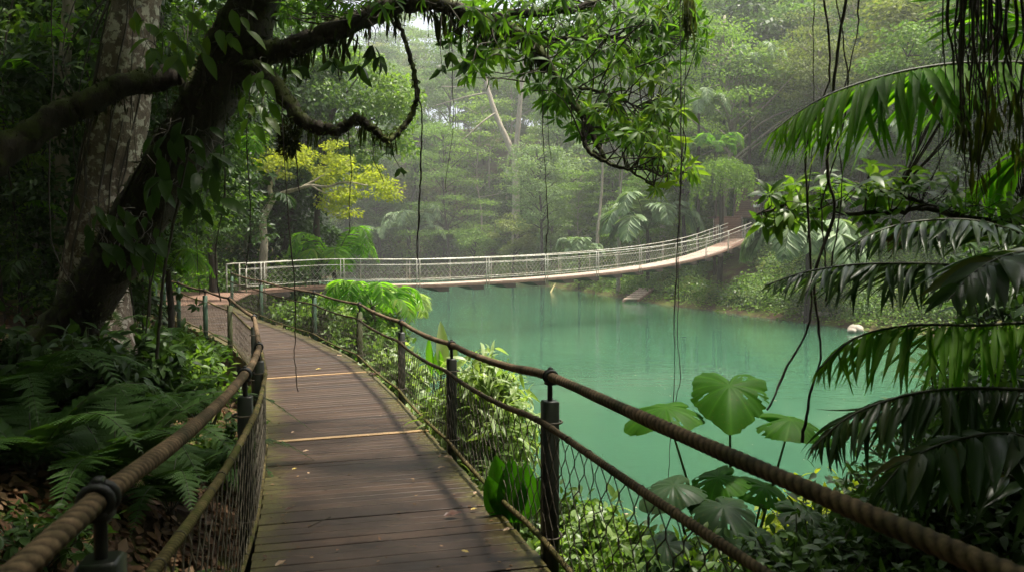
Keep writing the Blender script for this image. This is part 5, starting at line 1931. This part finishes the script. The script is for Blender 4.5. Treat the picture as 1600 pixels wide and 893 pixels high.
def ear_leaf(mb, c, R, normal, tipdir, rnd, mat=0):
    """a round heart shaped leaf with raised veins and a wavy, slightly torn edge"""
    n = norm(normal); t = norm(tipdir - n * (n @ tipdir)); s = np.cross(t, n)
    NA, NR = 110, 7
    V, F = [[*c]], []
    RR = [rnd]
    ph = RNG.uniform(0, 6)
    for j in range(1, NR + 1):
        u = j / NR
        for i in range(NA):
            a = i / NA * 2 * PI                  # 0 = tip
            notch = math.exp(-((abs(a - PI)) / .17) ** 2)
            am = min(a, 2 * PI - a); r = R * (.86 + .38 * math.exp(-(am / .42) ** 2) + .14 * math.exp(-((am - 2.45) / .45) ** 2) - .60 * notch * u) * (1 + .025 * math.sin(9 * a + ph) + .015 * math.sin(23 * a))
            if u == 1 and RNG.random() < .10: r *= RNG.uniform(.86, .96)
            vein = abs(math.sin(a * 5.5))
            z = R * (-.30 * u * u - .10 * u ** 3 * math.exp(-(am / .6) ** 2) + .016 * u * (vein - .5) + .055 * u * u * math.sin(3 * a + ph) + .02 * u * math.sin(8 * a))
            RR.append(rnd * .6 + (.34 if vein < .13 else 0) - .15 * vein)
            V.append(np.asarray(c) + (t * math.cos(a) + s * math.sin(a)) * r * u + n * z)
    for i in range(NA):
        F.append([0, 1 + i, 1 + (i + 1) % NA])
    mb.add(V, F, np.clip(RR, 0, 1), mat)
    F = []
    for j in range(NR - 1):
        for i in range(NA):
            k, k2 = 1 + j * NA + i, 1 + j * NA + (i + 1) % NA
            F.append([k, k + NA, k2 + NA, k2])
    # insect holes and tears
    F = np.array(F)
    keep = np.ones(len(F), bool)
    for _ in range(9):
        j, i = RNG.integers(2, NR - 1), RNG.integers(0, NA)
        for w in range(RNG.integers(1, 3)):
            keep[j * NA + (i + w) % NA] = False
    F = F[keep]
    mb.f.append(F + mb.n - len(V)); mb.m.append(np.full(len(F), mat))


def elephant_ear(label, base, leaves, mat, stem='stem'):
    zg = float(ground_z(base[0], base[1]))
    base = np.array([base[0], base[1], zg])
    root = thing('elephant_ear', label, 'plant', tuple(base), 'elephant ear plants')
    mb = MB(); tube(mb, [base - [0, 0, .2], base + [0, 0, .15], base + [.02, 0, .38]], [.07, .06, .035], 9, rough=.08)
    mb.build('stalk', M['bark_dark'], root)
    for (px, py, d, R, nrm, tip) in leaves:
        c = P(px, py, d)
        mb = MB()
        ear_leaf(mb, c, R, np.array(nrm, float), np.array(tip, float), RNG.uniform(.2, .8))
        mb.build('leaf', M[mat], root)
        mb = MB()
        m = (base * .5 + c * .5) + [0, .03, .12]
        q = spline([base + [0, 0, .3], m, c - norm(np.array(nrm, float)) * .015], 7)
        tube(mb, q, np.linspace(.017, .008, len(q)), 7)
        mb.build('leaf_stem', M[stem], root)


b0 = P(1150, 800, 6.0)
elephant_ear('tall elephant ear with three round sunlit green leaves in front of the lake', b0,
             [(1140, 602, 5.9, .35, (-.12, -.46, .87), (-.25, -1, -.5)), (1040, 636, 5.9, .30, (-.1, -.22, .97), (-1, -.3, -.15)), (1236, 655, 5.8, .29, (.1, -.24, .96), (1, -.3, -.15)),
              (1122, 745, 5.7, .24, (-.2, -.3, .9), (-1, -.4, -.3)), (1195, 760, 5.8, .24, (.2, -.3, .9), (.8, -.4, -.3))], 'ear')
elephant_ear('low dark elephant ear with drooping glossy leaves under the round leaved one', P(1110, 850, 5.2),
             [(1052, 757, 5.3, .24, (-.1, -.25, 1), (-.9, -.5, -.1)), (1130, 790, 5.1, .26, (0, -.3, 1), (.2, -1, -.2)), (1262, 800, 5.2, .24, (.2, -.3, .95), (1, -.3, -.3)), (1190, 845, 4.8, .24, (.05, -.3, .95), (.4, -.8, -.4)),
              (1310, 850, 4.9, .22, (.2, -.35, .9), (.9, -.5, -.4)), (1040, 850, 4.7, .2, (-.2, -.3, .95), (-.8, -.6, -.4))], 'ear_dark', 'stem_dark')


def banana():
    c = P(690, 590, 11.2); c[2] = float(ground_z(c[0], c[1]))
    root = thing('banana_plant', 'upright broad bladed plant standing in front of the water behind the third post', 'plant', tuple(c))
    for (px, py, w, f, r, bx) in ((691, 502, .11, (.5, -.8, .2), .9, 690), (668, 528, .075, (-.5, -.8, .1), .3, 676), (712, 532, .10, (.7, -.6, .3), .7, 700), (684, 545, .09, (-.2, -.9, .2), .5, 688), (735, 552, .06, (.3, -.6, .8), .9, 702)):
        a = P(bx, 585, 11.2); b = P(px, py, 11.1)
        mb = MB(); blade_leaf(mb, a, b, w, .08, np.array(f), r)
        mb.build('leaf', M['leaf_lit'] if r > .6 else M['palm_green'], root)
        mb = MB(); q = spline([c + RNG.normal(0, .02, 3), (c + a) / 2, a], 4); tube(mb, q, np.linspace(.022, .01, len(q)), 7)
        mb.build('leaf_stem', M['stem'], root)
    # ribbed broad leaves under the netting
    c = P(800, 830, 5.35); c[2] = float(ground_z(c[0], c[1]))
    root = thing('ribbed_plant', 'broad ribbed bright green leaves behind the netting left of the nearest post', 'plant', tuple(c))
    for (px, py, w) in ((775, 712, .11), (800, 716, .12), (824, 722, .11), (762, 745, .09), (842, 745, .09)):
        mb = MB(); blade_leaf(mb, P(798 + (px - 798) * .3, 815, 5.35), P(px, py, 5.3 + RNG.normal(0, .06)), w, .05, np.array([RNG.normal(0, .3), -1, .25]), RNG.uniform(.3, .8))
        mb.build('leaf', M['ear'], root)
        mb = MB(); tube(mb, [c, P(798 + (px - 798) * .3, 815, 5.35)], .012, 6); mb.build('leaf_stem', M['stem'], root)
    # sword leaved clump behind the net on the right of the post
    c = P(940, 800, 5.9); c[2] = float(ground_z(c[0], c[1]))
    root = thing('strap_plant', 'clump of long arching strap leaves low behind the netting right of the nearest post', 'plant', tuple(c))
    for k in range(16):
        a = k / 16 * 6.28
        h = np.array([math.cos(a), math.sin(a) * .7, 0])
        mb = MB(); blade_leaf(mb, c + [0, 0, .05], c + h * RNG.uniform(.5, .85) + [0, 0, RNG.uniform(.45, .8)], .035, .35, np.array([0, 0, 1.0]) + h * -.4, RNG.random())
        mb.build('leaf', M['leaf_lit'], root)


banana()


# ------------------------------------------------------------------ palms on the right
def near_palm(label, base, crownpt, fronds, mat):
    base = np.array(base, float); base[2] = float(ground_z(base[0], base[1]))
    root = thing('palm_tree', label, 'palm', tuple(base), 'palms at the right edge')
    cr = np.array(crownpt, float)
    mb = MB(); q = spline([base - [0, 0, .3], (base + cr) / 2 + [.08, .05, 0], cr], 6); tube(mb, q, np.linspace(.10, .06, len(q)), 11, .5, 0, .05)
    mb.build('trunk', M['bark_dark'], root)
    for (pts, nl, ll, lw, dr, m, tear) in fronds:
        mb = MB()
        q = np.array([cr] + Q(pts))
        frond(mb, q, nl, ll, lw, dr, .9, .22, 0, 1, .014, base=.5, var=.2, tear=tear + .05, jit=.13)
        mb.build('frond', [M[m], M['stem_dark']], root)


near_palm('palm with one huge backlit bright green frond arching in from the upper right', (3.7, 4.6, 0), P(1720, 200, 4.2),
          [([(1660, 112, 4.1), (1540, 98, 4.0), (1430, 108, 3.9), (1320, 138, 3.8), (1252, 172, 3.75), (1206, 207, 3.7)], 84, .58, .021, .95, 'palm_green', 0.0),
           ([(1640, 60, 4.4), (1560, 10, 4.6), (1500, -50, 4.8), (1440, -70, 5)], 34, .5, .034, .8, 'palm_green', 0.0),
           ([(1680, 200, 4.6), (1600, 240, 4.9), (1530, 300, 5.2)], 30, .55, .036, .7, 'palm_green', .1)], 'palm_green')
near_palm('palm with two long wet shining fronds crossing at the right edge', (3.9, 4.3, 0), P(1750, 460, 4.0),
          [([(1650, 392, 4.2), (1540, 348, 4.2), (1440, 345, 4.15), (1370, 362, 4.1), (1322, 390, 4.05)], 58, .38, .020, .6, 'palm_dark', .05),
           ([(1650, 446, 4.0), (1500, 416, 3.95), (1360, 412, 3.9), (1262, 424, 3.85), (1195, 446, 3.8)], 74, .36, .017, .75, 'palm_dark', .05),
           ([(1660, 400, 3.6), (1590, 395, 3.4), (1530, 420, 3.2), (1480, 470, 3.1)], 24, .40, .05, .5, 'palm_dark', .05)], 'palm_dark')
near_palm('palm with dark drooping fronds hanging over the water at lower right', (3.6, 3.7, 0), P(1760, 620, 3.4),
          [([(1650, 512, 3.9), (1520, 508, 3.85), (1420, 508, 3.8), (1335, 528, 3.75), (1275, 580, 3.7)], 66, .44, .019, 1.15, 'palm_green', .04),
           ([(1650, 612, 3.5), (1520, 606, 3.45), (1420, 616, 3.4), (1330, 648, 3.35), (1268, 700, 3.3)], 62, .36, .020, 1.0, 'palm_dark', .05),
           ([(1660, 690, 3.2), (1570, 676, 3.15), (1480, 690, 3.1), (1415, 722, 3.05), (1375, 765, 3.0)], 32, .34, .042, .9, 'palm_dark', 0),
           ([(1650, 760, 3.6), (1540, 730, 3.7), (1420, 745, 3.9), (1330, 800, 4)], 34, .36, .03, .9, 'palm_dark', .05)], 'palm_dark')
broad_palm('fern_palm', 'feathery palm bush by the lake side railing under the bridge', 582, 478, 19.0, 1.25, 13, lw=.09, ll=.36, group='palms of the far bank', up0=.8, mat='palm_green', nl=26)
broad_palm('fern_palm', 'second feathery palm at the water edge below the bridge deck', 622, 482, 21.5, 1.2, 11, lw=.1, ll=.36, group='palms of the far bank', up0=.7, mat='leaf_lit', nl=24)
broad_palm('fern_palm', 'dim palm in the left forest beside the root covered trunk', 262, 422, 13.5, .9, 9, lw=.09, ll=.36, group='palms of the far bank', up0=.7, mat='palm_green', nl=24)


def shore_tree():
    base = np.array([4.6, 5.6, 0]); base[2] = float(ground_z(base[0], base[1]))
    root = thing('shore_tree', 'tree at the right edge sending a leafy horizontal branch across the far bank', 'tree', tuple(base))
    p = limb(root, [base - [0, 0, .3], base + [.1, 0, 2.2], base + [0, .1, 4.2], base + [-.3, .1, 6.5]], .2, .12, 'trunk', 'bark_dark')
    a = limb(root, [base + [.05, 0, 2.9], *Q([(1620, 350, 5.3), (1540, 348, 5.1), (1486, 334, 5.05), (1440, 318, 5.0), (1405, 300, 5.0)])], .05, .014, 'limb', 'bark_dark', 8, .06, 5)
    b = limb(root, Q([(1486, 334, 5.05), (1440, 326, 4.95), (1400, 330, 4.9), (1340, 334, 4.9), (1280, 326, 4.85), (1225, 322, 4.8), (1180, 336, 4.8)]), .02, .006, 'limb', 'bark_dark', 7, .05, 5)
    c = limb(root, Q([(1405, 300, 5.0), (1370, 296, 5.1), (1330, 286, 5.2), (1300, 290, 5.2)]), .012, .005, 'limb', 'bark_dark', 6, .05, 5)
    e2 = limb(root, Q([(1560, 350, 5.1), (1600, 320, 5.3), (1660, 318, 5.4)]), .02, .01, 'limb', 'bark_dark', 6, .05, 5)
    W, Lf = MB(), MB()
    cand = np.vstack([a, b, c, e2])
    for cx, cy, rx, ry, n in ((1224, 322, 40, 24, 15), (1270, 312, 40, 26, 13), (1330, 294, 50, 24, 16), (1250, 330, 40, 16, 7), (1400, 285, 55, 28, 16), (1360, 340, 40, 18, 7), (1460, 300, 60, 34, 16), (1530, 330, 60, 30, 14), (1590, 350, 40, 40, 12), (1202, 336, 22, 18, 6), (1560, 40, 50, 40, 16), (1520, 10, 30, 30, 8)):
        for k in range(n):
            e = P(cx + RNG.uniform(-1, 1) * rx, cy + RNG.uniform(-1, 1) * ry, 4.95 + RNG.normal(0, .2))
            s = cand[np.argmin(np.linalg.norm(cand - e, axis=1))]
            twig_from(W, s, e, .005)
            whorl(Lf, e, norm(e - s + [0, 0, .1]), int(RNG.integers(4, 8)), RNG.uniform(.09, .145), LEAF6, .3, .95, 0, .5, .28)
    W.build('twigs', M['bark_dark'], root)['kind'] = 'stuff'
    Lf.build('leaves', M['leaf_mid'], root)
    # dead leaf cluster caught on the branch
    mb = MB(); q = P(1412, 345, 4.95)
    whorl(mb, q + RNG.normal(0, .03, (3, 3)), [0, 0, -1.0], 7, .16, LEAF4, .8, .5)
    mb.build('dead_leaves', M['litter'], root)
    Lf = MB()
    for k in range(120):  # unseen leaf clumps added overhead to keep sun off the right foreground
        cc = np.array([RNG.uniform(1.5, 10), RNG.uniform(-5, 3.2), 0]); cc[2] = 3.6 + .40 * max(cc[1], 3) + RNG.uniform(1.2, 4.5)
        if 30 <= k < 75: cc = np.array([RNG.uniform(2.2, 6), RNG.uniform(1.2, 3.3), RNG.uniform(6.0, 7.8)])
        if 75 <= k < 105: cc = np.array([RNG.uniform(4.4, 8), RNG.uniform(3.4, 6.2), RNG.uniform(6.9, 8.4)])
        if k < 30: cc = np.array([RNG.uniform(4.9, 8.5), RNG.uniform(4.2, 6.3), RNG.uniform(4.9, 6.4)])
        clump(Lf, cc, RNG.uniform(.7, 1.3), 120, .24, 0, .45)
    Lf.build('crown', M['leaf_canopy'], root)


shore_tree()


# ------------------------------------------------------------------ vines and roots
def vine(label, pts, r=.008, n2=None, mat='vine', cat='vine', nm='vine'):
    p = spline(np.array(Q(pts)), 8)
    w = np.cumsum(RNG.normal(0, .004, p.shape), 0); w -= np.linspace(0, 1, len(p))[:, None] * w[-1]
    w[:, 2] = 0
    mb = MB(); rv = r * .8 * np.interp(np.arange(len(p)), np.arange(0, len(p) + 8, 7), RNG.uniform(.65, 1.35, len(range(0, len(p) + 8, 7)))); tube(mb, p + w, rv, 6, .5, 0, .16)
    o = mb.build(nm, M[mat], loc=p[0])
    tag(o, label, cat, 'hanging vines')


for lab, pts, r in (
    ('long dark vine weaving past the big palm frond and curling toward the elephant ear', [(1283, -40, 4.4), (1296, 110, 4.4), (1262, 250, 4.4), (1268, 400, 4.4), (1266, 500, 4.4), (1228, 580, 4.4), (1198, 640, 4.4)], .009),
    ('thick dark vine that hangs from the top and ends above the yellow bush', [(1330, -40, 4.3), (1305, 120, 4.3), (1290, 250, 4.3), (1300, 340, 4.3), (1268, 440, 4.3), (1278, 560, 4.3), (1258, 640, 4.3), (1253, 690, 4.3)], .011),
    ('thin vine right of the thick one hanging past the tip of the big frond', [(1345, -40, 4.5), (1338, 60, 4.5), (1312, 190, 4.5), (1322, 290, 4.5), (1300, 420, 4.5), (1290, 470, 4.5)], .006),
    ('thin vine crossing the two thicker ones near the frond tip', [(1300, -40, 4.6), (1318, 90, 4.6), (1316, 200, 4.6), (1283, 320, 4.6), (1290, 420, 4.6)], .005),
    ('straight thin vine at the left of the vine group over the far bank', [(1272, -40, 4.8), (1270, 120, 4.8), (1264, 260, 4.8), (1262, 380, 4.8)], .005),
    ('long straight vine hanging over the lake right of the whorled leaves', [(1064, -20, 6.6), (1063, 180, 6.6), (1062, 330, 6.6), (1056, 460, 6.6), (1052, 560, 6.6), (1044, 700, 6.6), (1045, 748, 6.6)], .005),
    ('companion of the long straight lake vine curling beside its lower half', [(1071, -20, 6.6), (1069, 200, 6.6), (1060, 420, 6.6), (1058, 520, 6.6), (1064, 590, 6.6), (1052, 640, 6.6)], .004),
    ('sturdy vine hanging from the arched limb to the bridge railing left of centre', [(648, 140, 7.2), (655, 180, 7.2), (654, 260, 7.2), (651, 340, 7.2), (653, 405, 7.2)], .009),
    ('thin vine hanging from the arched limb over the forked bare tree', [(704, 20, 7.2), (706, 120, 7.2), (707, 200, 7.2), (699, 270, 7.2), (697, 300, 7.2)], .004),
    ('thin vine dangling beside the forked bare trunk down to the bridge', [(846, 140, 7.0), (848, 210, 7.0), (852, 290, 7.0), (855, 350, 7.0), (853, 398, 7.0)], .005),
    ('short vine with bead like nodes right of the forked bare trunk', [(858, 140, 7.0), (857, 200, 7.0), (861, 250, 7.0)], .004),
    ('vine hanging from the mossy lower limb above the young palm', [(543, 200, 7.2), (545, 260, 7.2), (543, 320, 7.2), (545, 368, 7.2)], .005),
    ('thin stem hanging down over the boardwalk planks from the mossy limb', [(440, 150, 6.6), (444, 280, 6.6), (455, 400, 6.6), (462, 500, 6.6), (461, 560, 6.6), (466, 612, 6.6)], .006),
    ('vine left of the yellow tree trunk hanging to the landing', [(392, 110, 7.4), (385, 220, 7.4), (390, 330, 7.4), (384, 420, 7.4)], .006),
    ('curved root hanging beside the leaning trunk over the landing', [(362, 110, 7.5), (350, 200, 7.5), (352, 300, 7.5), (338, 400, 7.5), (345, 470, 7.5)], .008),
    ('thick hanging root in front of the far boardwalk posts', [(300, 180, 7.2), (286, 280, 7.2), (262, 380, 7.2), (250, 470, 7.2), (245, 560, 7.2)], .016),
    ('second hanging root close left of the thick one', [(268, 240, 7.2), (255, 340, 7.2), (238, 440, 7.2), (228, 520, 7.2)], .012),
    ('thin root dangling over the left end of the boardwalk', [(330, 160, 7.3), (322, 260, 7.3), (310, 360, 7.3), (312, 460, 7.3)], .005),
    ('long loop of vine at far left crossing the mottled trunk', [(80, -20, 8), (84, 120, 8), (78, 260, 8), (84, 380, 8), (120, 455, 8)], .009),
    ('vine along the front of the mottled trunk', [(212, -20, 9.5), (205, 120, 9.5), (214, 260, 9.5), (232, 330, 9.5)], .009),
    ('vine dangling between the mottled trunk and the leaning trunk', [(250, 10, 8.4), (258, 110, 8.4), (262, 200, 8.4)], .007),
    ('hanging root with a knot of moss below the mossy lower limb', [(465, 190, 7.3), (462, 240, 7.3), (468, 300, 7.3)], .009),
    ('slender vine between the yellow crown and the mossy lower limb', [(590, 210, 7.1), (585, 250, 7.1), (600, 285, 7.1)], .004),
):
    vine(lab, pts, r)


def root_bundle():
    c = P(1525, -10, 3.6)
    root = thing('hanging_roots', 'dark ragged bundle of hanging roots at the upper right edge', 'roots', tuple(c))
    for g, (px, n, L) in enumerate(((1515, 12, 320), (1545, 11, 330), (1578, 7, 250), (1498, 6, 200), (1600, 6, 300))):
        mb = MB()
        for k in range(n):
            x = px + RNG.normal(0, 17); d = 3.6 + RNG.normal(0, .09)
            Lk = L * RNG.uniform(.4, 1.05)
            pts = [P(x, -60, d)] + [P(x + RNG.normal(0, 7), Lk * t, d + RNG.normal(0, .03)) for t in (.2, .5, .8, 1)]
            tube(mb, spline(pts, 5), np.linspace(RNG.uniform(.003, .009), .0015, 21), 5, .5, 0, .15)
        mb.build('root_strands', M['vine'], root)
        mb = MB()
        q = spline(Q([(px, 120, 3.6), (px + 5, 200, 3.6), (px, L * .85, 3.6)]), 10)
        hang_moss(mb, q, (.07, .04), 60, .2)
        mb.build('moss', M['moss'], root)
    c = P(1076, -5, 6.5)
    root = thing('moss_bundle', 'brown tassel of moss hanging at the top beside the long lake vine', 'moss', tuple(c))
    mb = MB(); q = spline(Q([(1076, -20, 6.5), (1076, 20, 6.5), (1072, 48, 6.5)]), 10)
    hang_moss(mb, q, (.06, .03), 260, .22)
    mb.build('strands', M['moss'], root)
    # knot of moss on the lower limb
    c = P(452, 222, 7.25)
    root = thing('moss_knot', 'dark knot of moss hanging below the elbow of the mossy lower limb', 'moss', tuple(c))
    mb = MB(); q = spline(Q([(450, 195, 7.3), (453, 215, 7.25), (450, 232, 7.25)]), 8)
    hang_moss(mb, q, (.08, .06), 420, .14); tuft_moss(mb, q, (.07, .07), 500, .06)
    mb.build('strands', M['moss_dark'], root)


root_bundle()


def climbers():
    G = 'climbing plants on the trunks'
    for lab, spots, s, mt in (
        ('large shining leaves of a climber on the leaning trunk', [(255, 225), (300, 250), (275, 205), (325, 275), (290, 290), (240, 262), (345, 245), (310, 220), (330, 310), (268, 300)], .36, 'leaf_dark'),
        ('grey green drooping leaves low on the leaning trunk', [(160, 330), (185, 345), (205, 362), (170, 375), (222, 352), (195, 390), (150, 352), (235, 385)], .34, 'leaf_dark'),
        ('broad green leaves against the top of the mottled trunk', [(255, 40), (285, 60), (232, 70), (300, 30), (270, 85), (320, 60), (215, 30), (245, 100)], .30, 'leaf_mid'),
        ('leaves hanging beside the fork of the leaning trunk', [(400, 130), (420, 160), (385, 150), (395, 185), (412, 110), (360, 60), (375, 20)], .28, 'leaf_mid')):
        p0 = P(*spots[0], 7.5)
        root = thing('climbing_plant', lab, 'climber', tuple(p0), G)
        W, Lf = MB(), MB()
        for px, py in spots:
            for k in range(4):
                d = RNG.uniform(7.05, 7.4)
                b = P(px + RNG.normal(0, 12), py + RNG.normal(0, 12), d)
                s0 = P(px + RNG.normal(0, 12), py - 20, d + .45)
                twig_from(W, s0, b, .006)
                dv = norm(np.array([RNG.normal(.35, .5), RNG.normal(-.3, .3), RNG.uniform(-1.0, -.25)]))
                scatter(Lf, LEAF6, b, dv[None], norm(np.array([[RNG.normal(0, .3), -.6, .8]])), s * RNG.uniform(.45, .9), RNG.uniform(.3, 1))
        W.build('stems', M['vine'], root)
        Lf.build('leaves', M[mt], root)


climbers()


# ------------------------------------------------------------------ fallen leaves on the planks
def deck_z(y):
    return float(np.interp(y, SR[:, 1], SR[:, 2]))


def fallen():
    G = 'fallen leaves on the boardwalk'
    for (px, py, L, mt, rz, lab) in (
        (693, 806, .13, 'leaf_fall_red', .2, 'large dark red curled fallen leaf near the bottom centre of the planks'),
        (708, 716, .10, 'leaf_fall_tan', 2.8, 'pale tan fallen leaf at the foot of the second railing post'),
        (684, 731, .06, 'leaf_fall_tan', .5, 'small tan leaf left of the second railing post foot'),
        (493, 577, .10, 'leaf_fall_yellow', .3, 'yellow fallen leaf lying beyond the tan strips on the planks'),
        (740, 772, .05, 'leaf_fall_tan', 1.2, 'tiny leaf by the right edge above the dark red leaf'),
        (735, 796, .05, 'leaf_fall_yellow', .1, 'tiny yellowish leaf right of the dark red leaf'),
        (763, 803, .07, 'leaf_fall_tan', .7, 'pinkish tan leaf near the right edge beside the dark red leaf'),
        (786, 829, .06, 'leaf_fall_tan', .3, 'tan leaf just left of the nearest post foot'),
        (733, 863, .05, 'leaf_fall_yellow', 2.9, 'small yellow leaf at the bottom of the planks'),
        (473, 705, .06, 'leaf_fall_tan', .2, 'tan leaf left of centre below the wide tan strip'),
        (455, 676, .05, 'leaf_fall_tan', 1.1, 'small leaf by the left edge near the wide tan strip'),
        (456, 733, .045, 'leaf_fall_yellow', .4, 'small yellow leaf near the left edge below the tan strip'),
        (483, 740, .04, 'leaf_fall_tan', 2.2, 'tiny leaf fleck left of centre on the planks'),
        (445, 797, .06, 'leaf_fall_red', .6, 'reddish leaf at the left edge of the near planks'),
        (430, 884, .07, 'leaf_fall_tan', .9, 'curled tan leaf at the very bottom left of the planks'),
        (464, 544, .07, 'leaf_fall_red', .3, 'dark leaf lying far along the planks near the left railing'),
        (580, 585, .16, 'leaf_fall_red', .1, 'brown leaf heap at the right edge by the fourth post'),
        (535, 556, .12, 'leaf_fall_tan', 2.9, 'tan leaf on the far right edge beyond the far tan strip'),
        (755, 756, .035, 'leaf_fall_yellow', .5, 'yellow fleck beside the lower rope at the right edge'),
    ):
        d = 6.0
        for _ in range(30):
            z = deck_z(d) + .012
            py2 = P(px, py, d)[2]
            slope = (P(px, py, d + .01)[2] - py2) / .01
            d = d - (py2 - z) / (slope if abs(slope) > 1e-3 else -1e-3)
            d = min(max(d, 2), 30)
        p = P(px, py, d); p[2] = deck_z(d) + .016
        mb = MB()
        scatter(mb, leaf_t(6, .27, .45, -.10, .45, .05), p[None], np.array([[math.cos(rz), math.sin(rz), .05]]), np.array([[.1, -.1, 1.0]]), L, RNG.random())
        if L > .14:
            for q in range(5):
                scatter(mb, leaf_t(5, .27, .45, -.10, .45, .05), p[None] + RNG.normal(0, .06, (1, 3)) * [1, 1, 0] + [0, 0, .01], rdir(1) * [1, 1, .1], np.array([[.1, -.1, 1.0]]), .11, RNG.random())
        tag(mb.build('fallen_leaf', M[mt], loc=p), lab, 'leaf', G)
    p = []
    for px, py, d in ((482, 800, 0), (500, 790, 0), (516, 782, 0)):
        d = 1.72 * FPX / (py - 400); q = P(px, py, d); q[2] = deck_z(d) + .014; p.append(q)
    mb = MB(); tube(mb, spline(p, 5), .004, 6)
    tag(mb.build('twig', M['bark_dark'], loc=p[0]), 'thin crooked twig lying on the near planks left of centre', 'twig')


fallen()


def debris():
    # small flecks of leaf and bark caught on the planks, most along the edges
    mb = MB()
    n = 520
    y = RNG.uniform(2.2, 20, n)
    e = np.stack([np.interp(y, SR[:, 1], SR[:, c]) for c in range(3)], 1)
    tl = np.interp(y, SR[:, 1], np.linspace(0, 1, len(SR)))
    g = np.stack([np.interp(tl, np.linspace(0, 1, len(SL)), SL[:, c]) for c in range(3)], 1)
    u = np.where(RNG.random(n) < .72, RNG.beta(.7, 5, n), RNG.random(n))
    u = np.where(RNG.random(n) < .5, u, 1 - u) * .96 + .02
    p = e * (1 - u)[:, None] + g * u[:, None]
    p[:, 2] += .008
    scatter(mb, leaf_t(3, .3, .3, -.1), p, norm(rdir(n) * [1, 1, .1]), norm(rdir(n) * .3 + [0, 0, 1]), RNG.uniform(.012, .04, n), RNG.random(n))
    tag(mb.build('leaf_debris', M['litter']), kind='stuff')
    mb = MB()
    n = 190
    d = RNG.uniform(9, 70, n); x = (RNG.uniform(600, 1560, n) - 800) / FPX * d
    s = shore_d(x, d)
    k = s < -.4
    x, d = x[k], d[k]; n = len(x)
    scatter(mb, leaf_t(3, .3, .1, 0), np.stack([x, d, np.full(n, .006)], 1), norm(rdir(n) * [1, 1, 0]), np.array([[0, 0, 1.0]]), RNG.uniform(.03, .08, n), RNG.random(n))
    tag(mb.build('floating_leaves', M['leaf_fall_tan']), kind='stuff')


debris()
HAZE = .0010
SUN_E = 4.3
SUN_A = 4.0
EXPO = 1.2

# ------------------------------------------------------------------ light, air, camera
SUN = norm(np.array([.30, .06, .95]))


def setup():
    w = bpy.data.worlds.new('World')
    SC.world = w
    w.use_nodes = True
    nt = w.node_tree
    bg = nt.nodes['Background']
    sky = nt.nodes.new('ShaderNodeTexSky')
    sky.sky_type = 'NISHITA'
    sky.sun_disc = False
    sky.sun_elevation = math.asin(SUN[2])
    sky.sun_rotation = math.atan2(SUN[0], SUN[1])
    sky.air_density = 1.0
    sky.dust_density = 6.0
    sky.ozone_density = .6
    hs = nt.nodes.new('ShaderNodeHueSaturation')
    hs.inputs['Saturation'].default_value = .45
    nt.links.new(sky.outputs[0], hs.inputs['Color'])
    nt.links.new(hs.outputs[0], bg.inputs['Color'])
    bg.inputs['Strength'].default_value = .15
    l = bpy.data.lights.new('sun', 'SUN')
    l.energy = SUN_E
    l.angle = math.radians(SUN_A)
    l.color = (1, .93, .80)
    o = bpy.data.objects.new('sun', l)
    C.objects.link(o)
    o.rotation_euler = Vector(tuple(-SUN)).to_track_quat('-Z', 'Y').to_euler()
    # air
    if HAZE > 0:
        x0, x1, y0, y1, z0, z1 = -192, 192, -42, 262, -3.4, 95
        mb = MB()
        box(mb, [(x0 + x1) / 2, (y0 + y1) / 2, (z0 + z1) / 2], [(x1 - x0) / 2, 0, 0], [0, (y1 - y0) / 2, 0], [0, 0, (z1 - z0) / 2])
        m, t, out = new_mat('haze_air')
        pv = t.nodes.new('ShaderNodeVolumePrincipled')
        pv.inputs['Density'].default_value = HAZE
        pv.inputs['Color'].default_value = (.95, .985, .94, 1)
        pv.inputs['Anisotropy'].default_value = .4
        t.links.new(pv.outputs[0], out.inputs['Volume'])
        tag(mb.build('haze', m, smooth=False), kind='stuff')
    cam = bpy.data.cameras.new('camera')
    cam.sensor_width = 36
    cam.lens = FPX * 36 / 1600
    cam.clip_start = .05
    cam.clip_end = 900
    cam.dof.use_dof = True
    cam.dof.focus_distance = 11
    cam.dof.aperture_fstop = 4.5
    o = bpy.data.objects.new('camera', cam)
    C.objects.link(o)
    o.location = (0, 0, CZ)
    o.rotation_euler = (PI / 2 - TILT, 0, 0)
    SC.camera = o
    SC.view_settings.view_transform = 'Standard'
    SC.view_settings.look = 'None'
    SC.view_settings.gamma = 1
    SC.view_settings.use_curve_mapping = False
    SC.view_settings.exposure = EXPO
    cy = SC.cycles
    cy.use_denoising = True
    try:
        cy.denoiser = 'OPENIMAGEDENOISE'
    except Exception:
        pass
    cy.max_bounces = 7
    cy.diffuse_bounces = 3
    cy.glossy_bounces = 3
    cy.transmission_bounces = 4
    cy.volume_bounces = 0
    cy.transparent_max_bounces = 8
    cy.caustics_reflective = False
    cy.caustics_refractive = False
    cy.use_adaptive_sampling = True
    cy.adaptive_threshold = .01
    cy.sample_clamp_indirect = 6


setup()
for _o in bpy.data.objects:
    if '_o' in _o:
        del _o['_o']
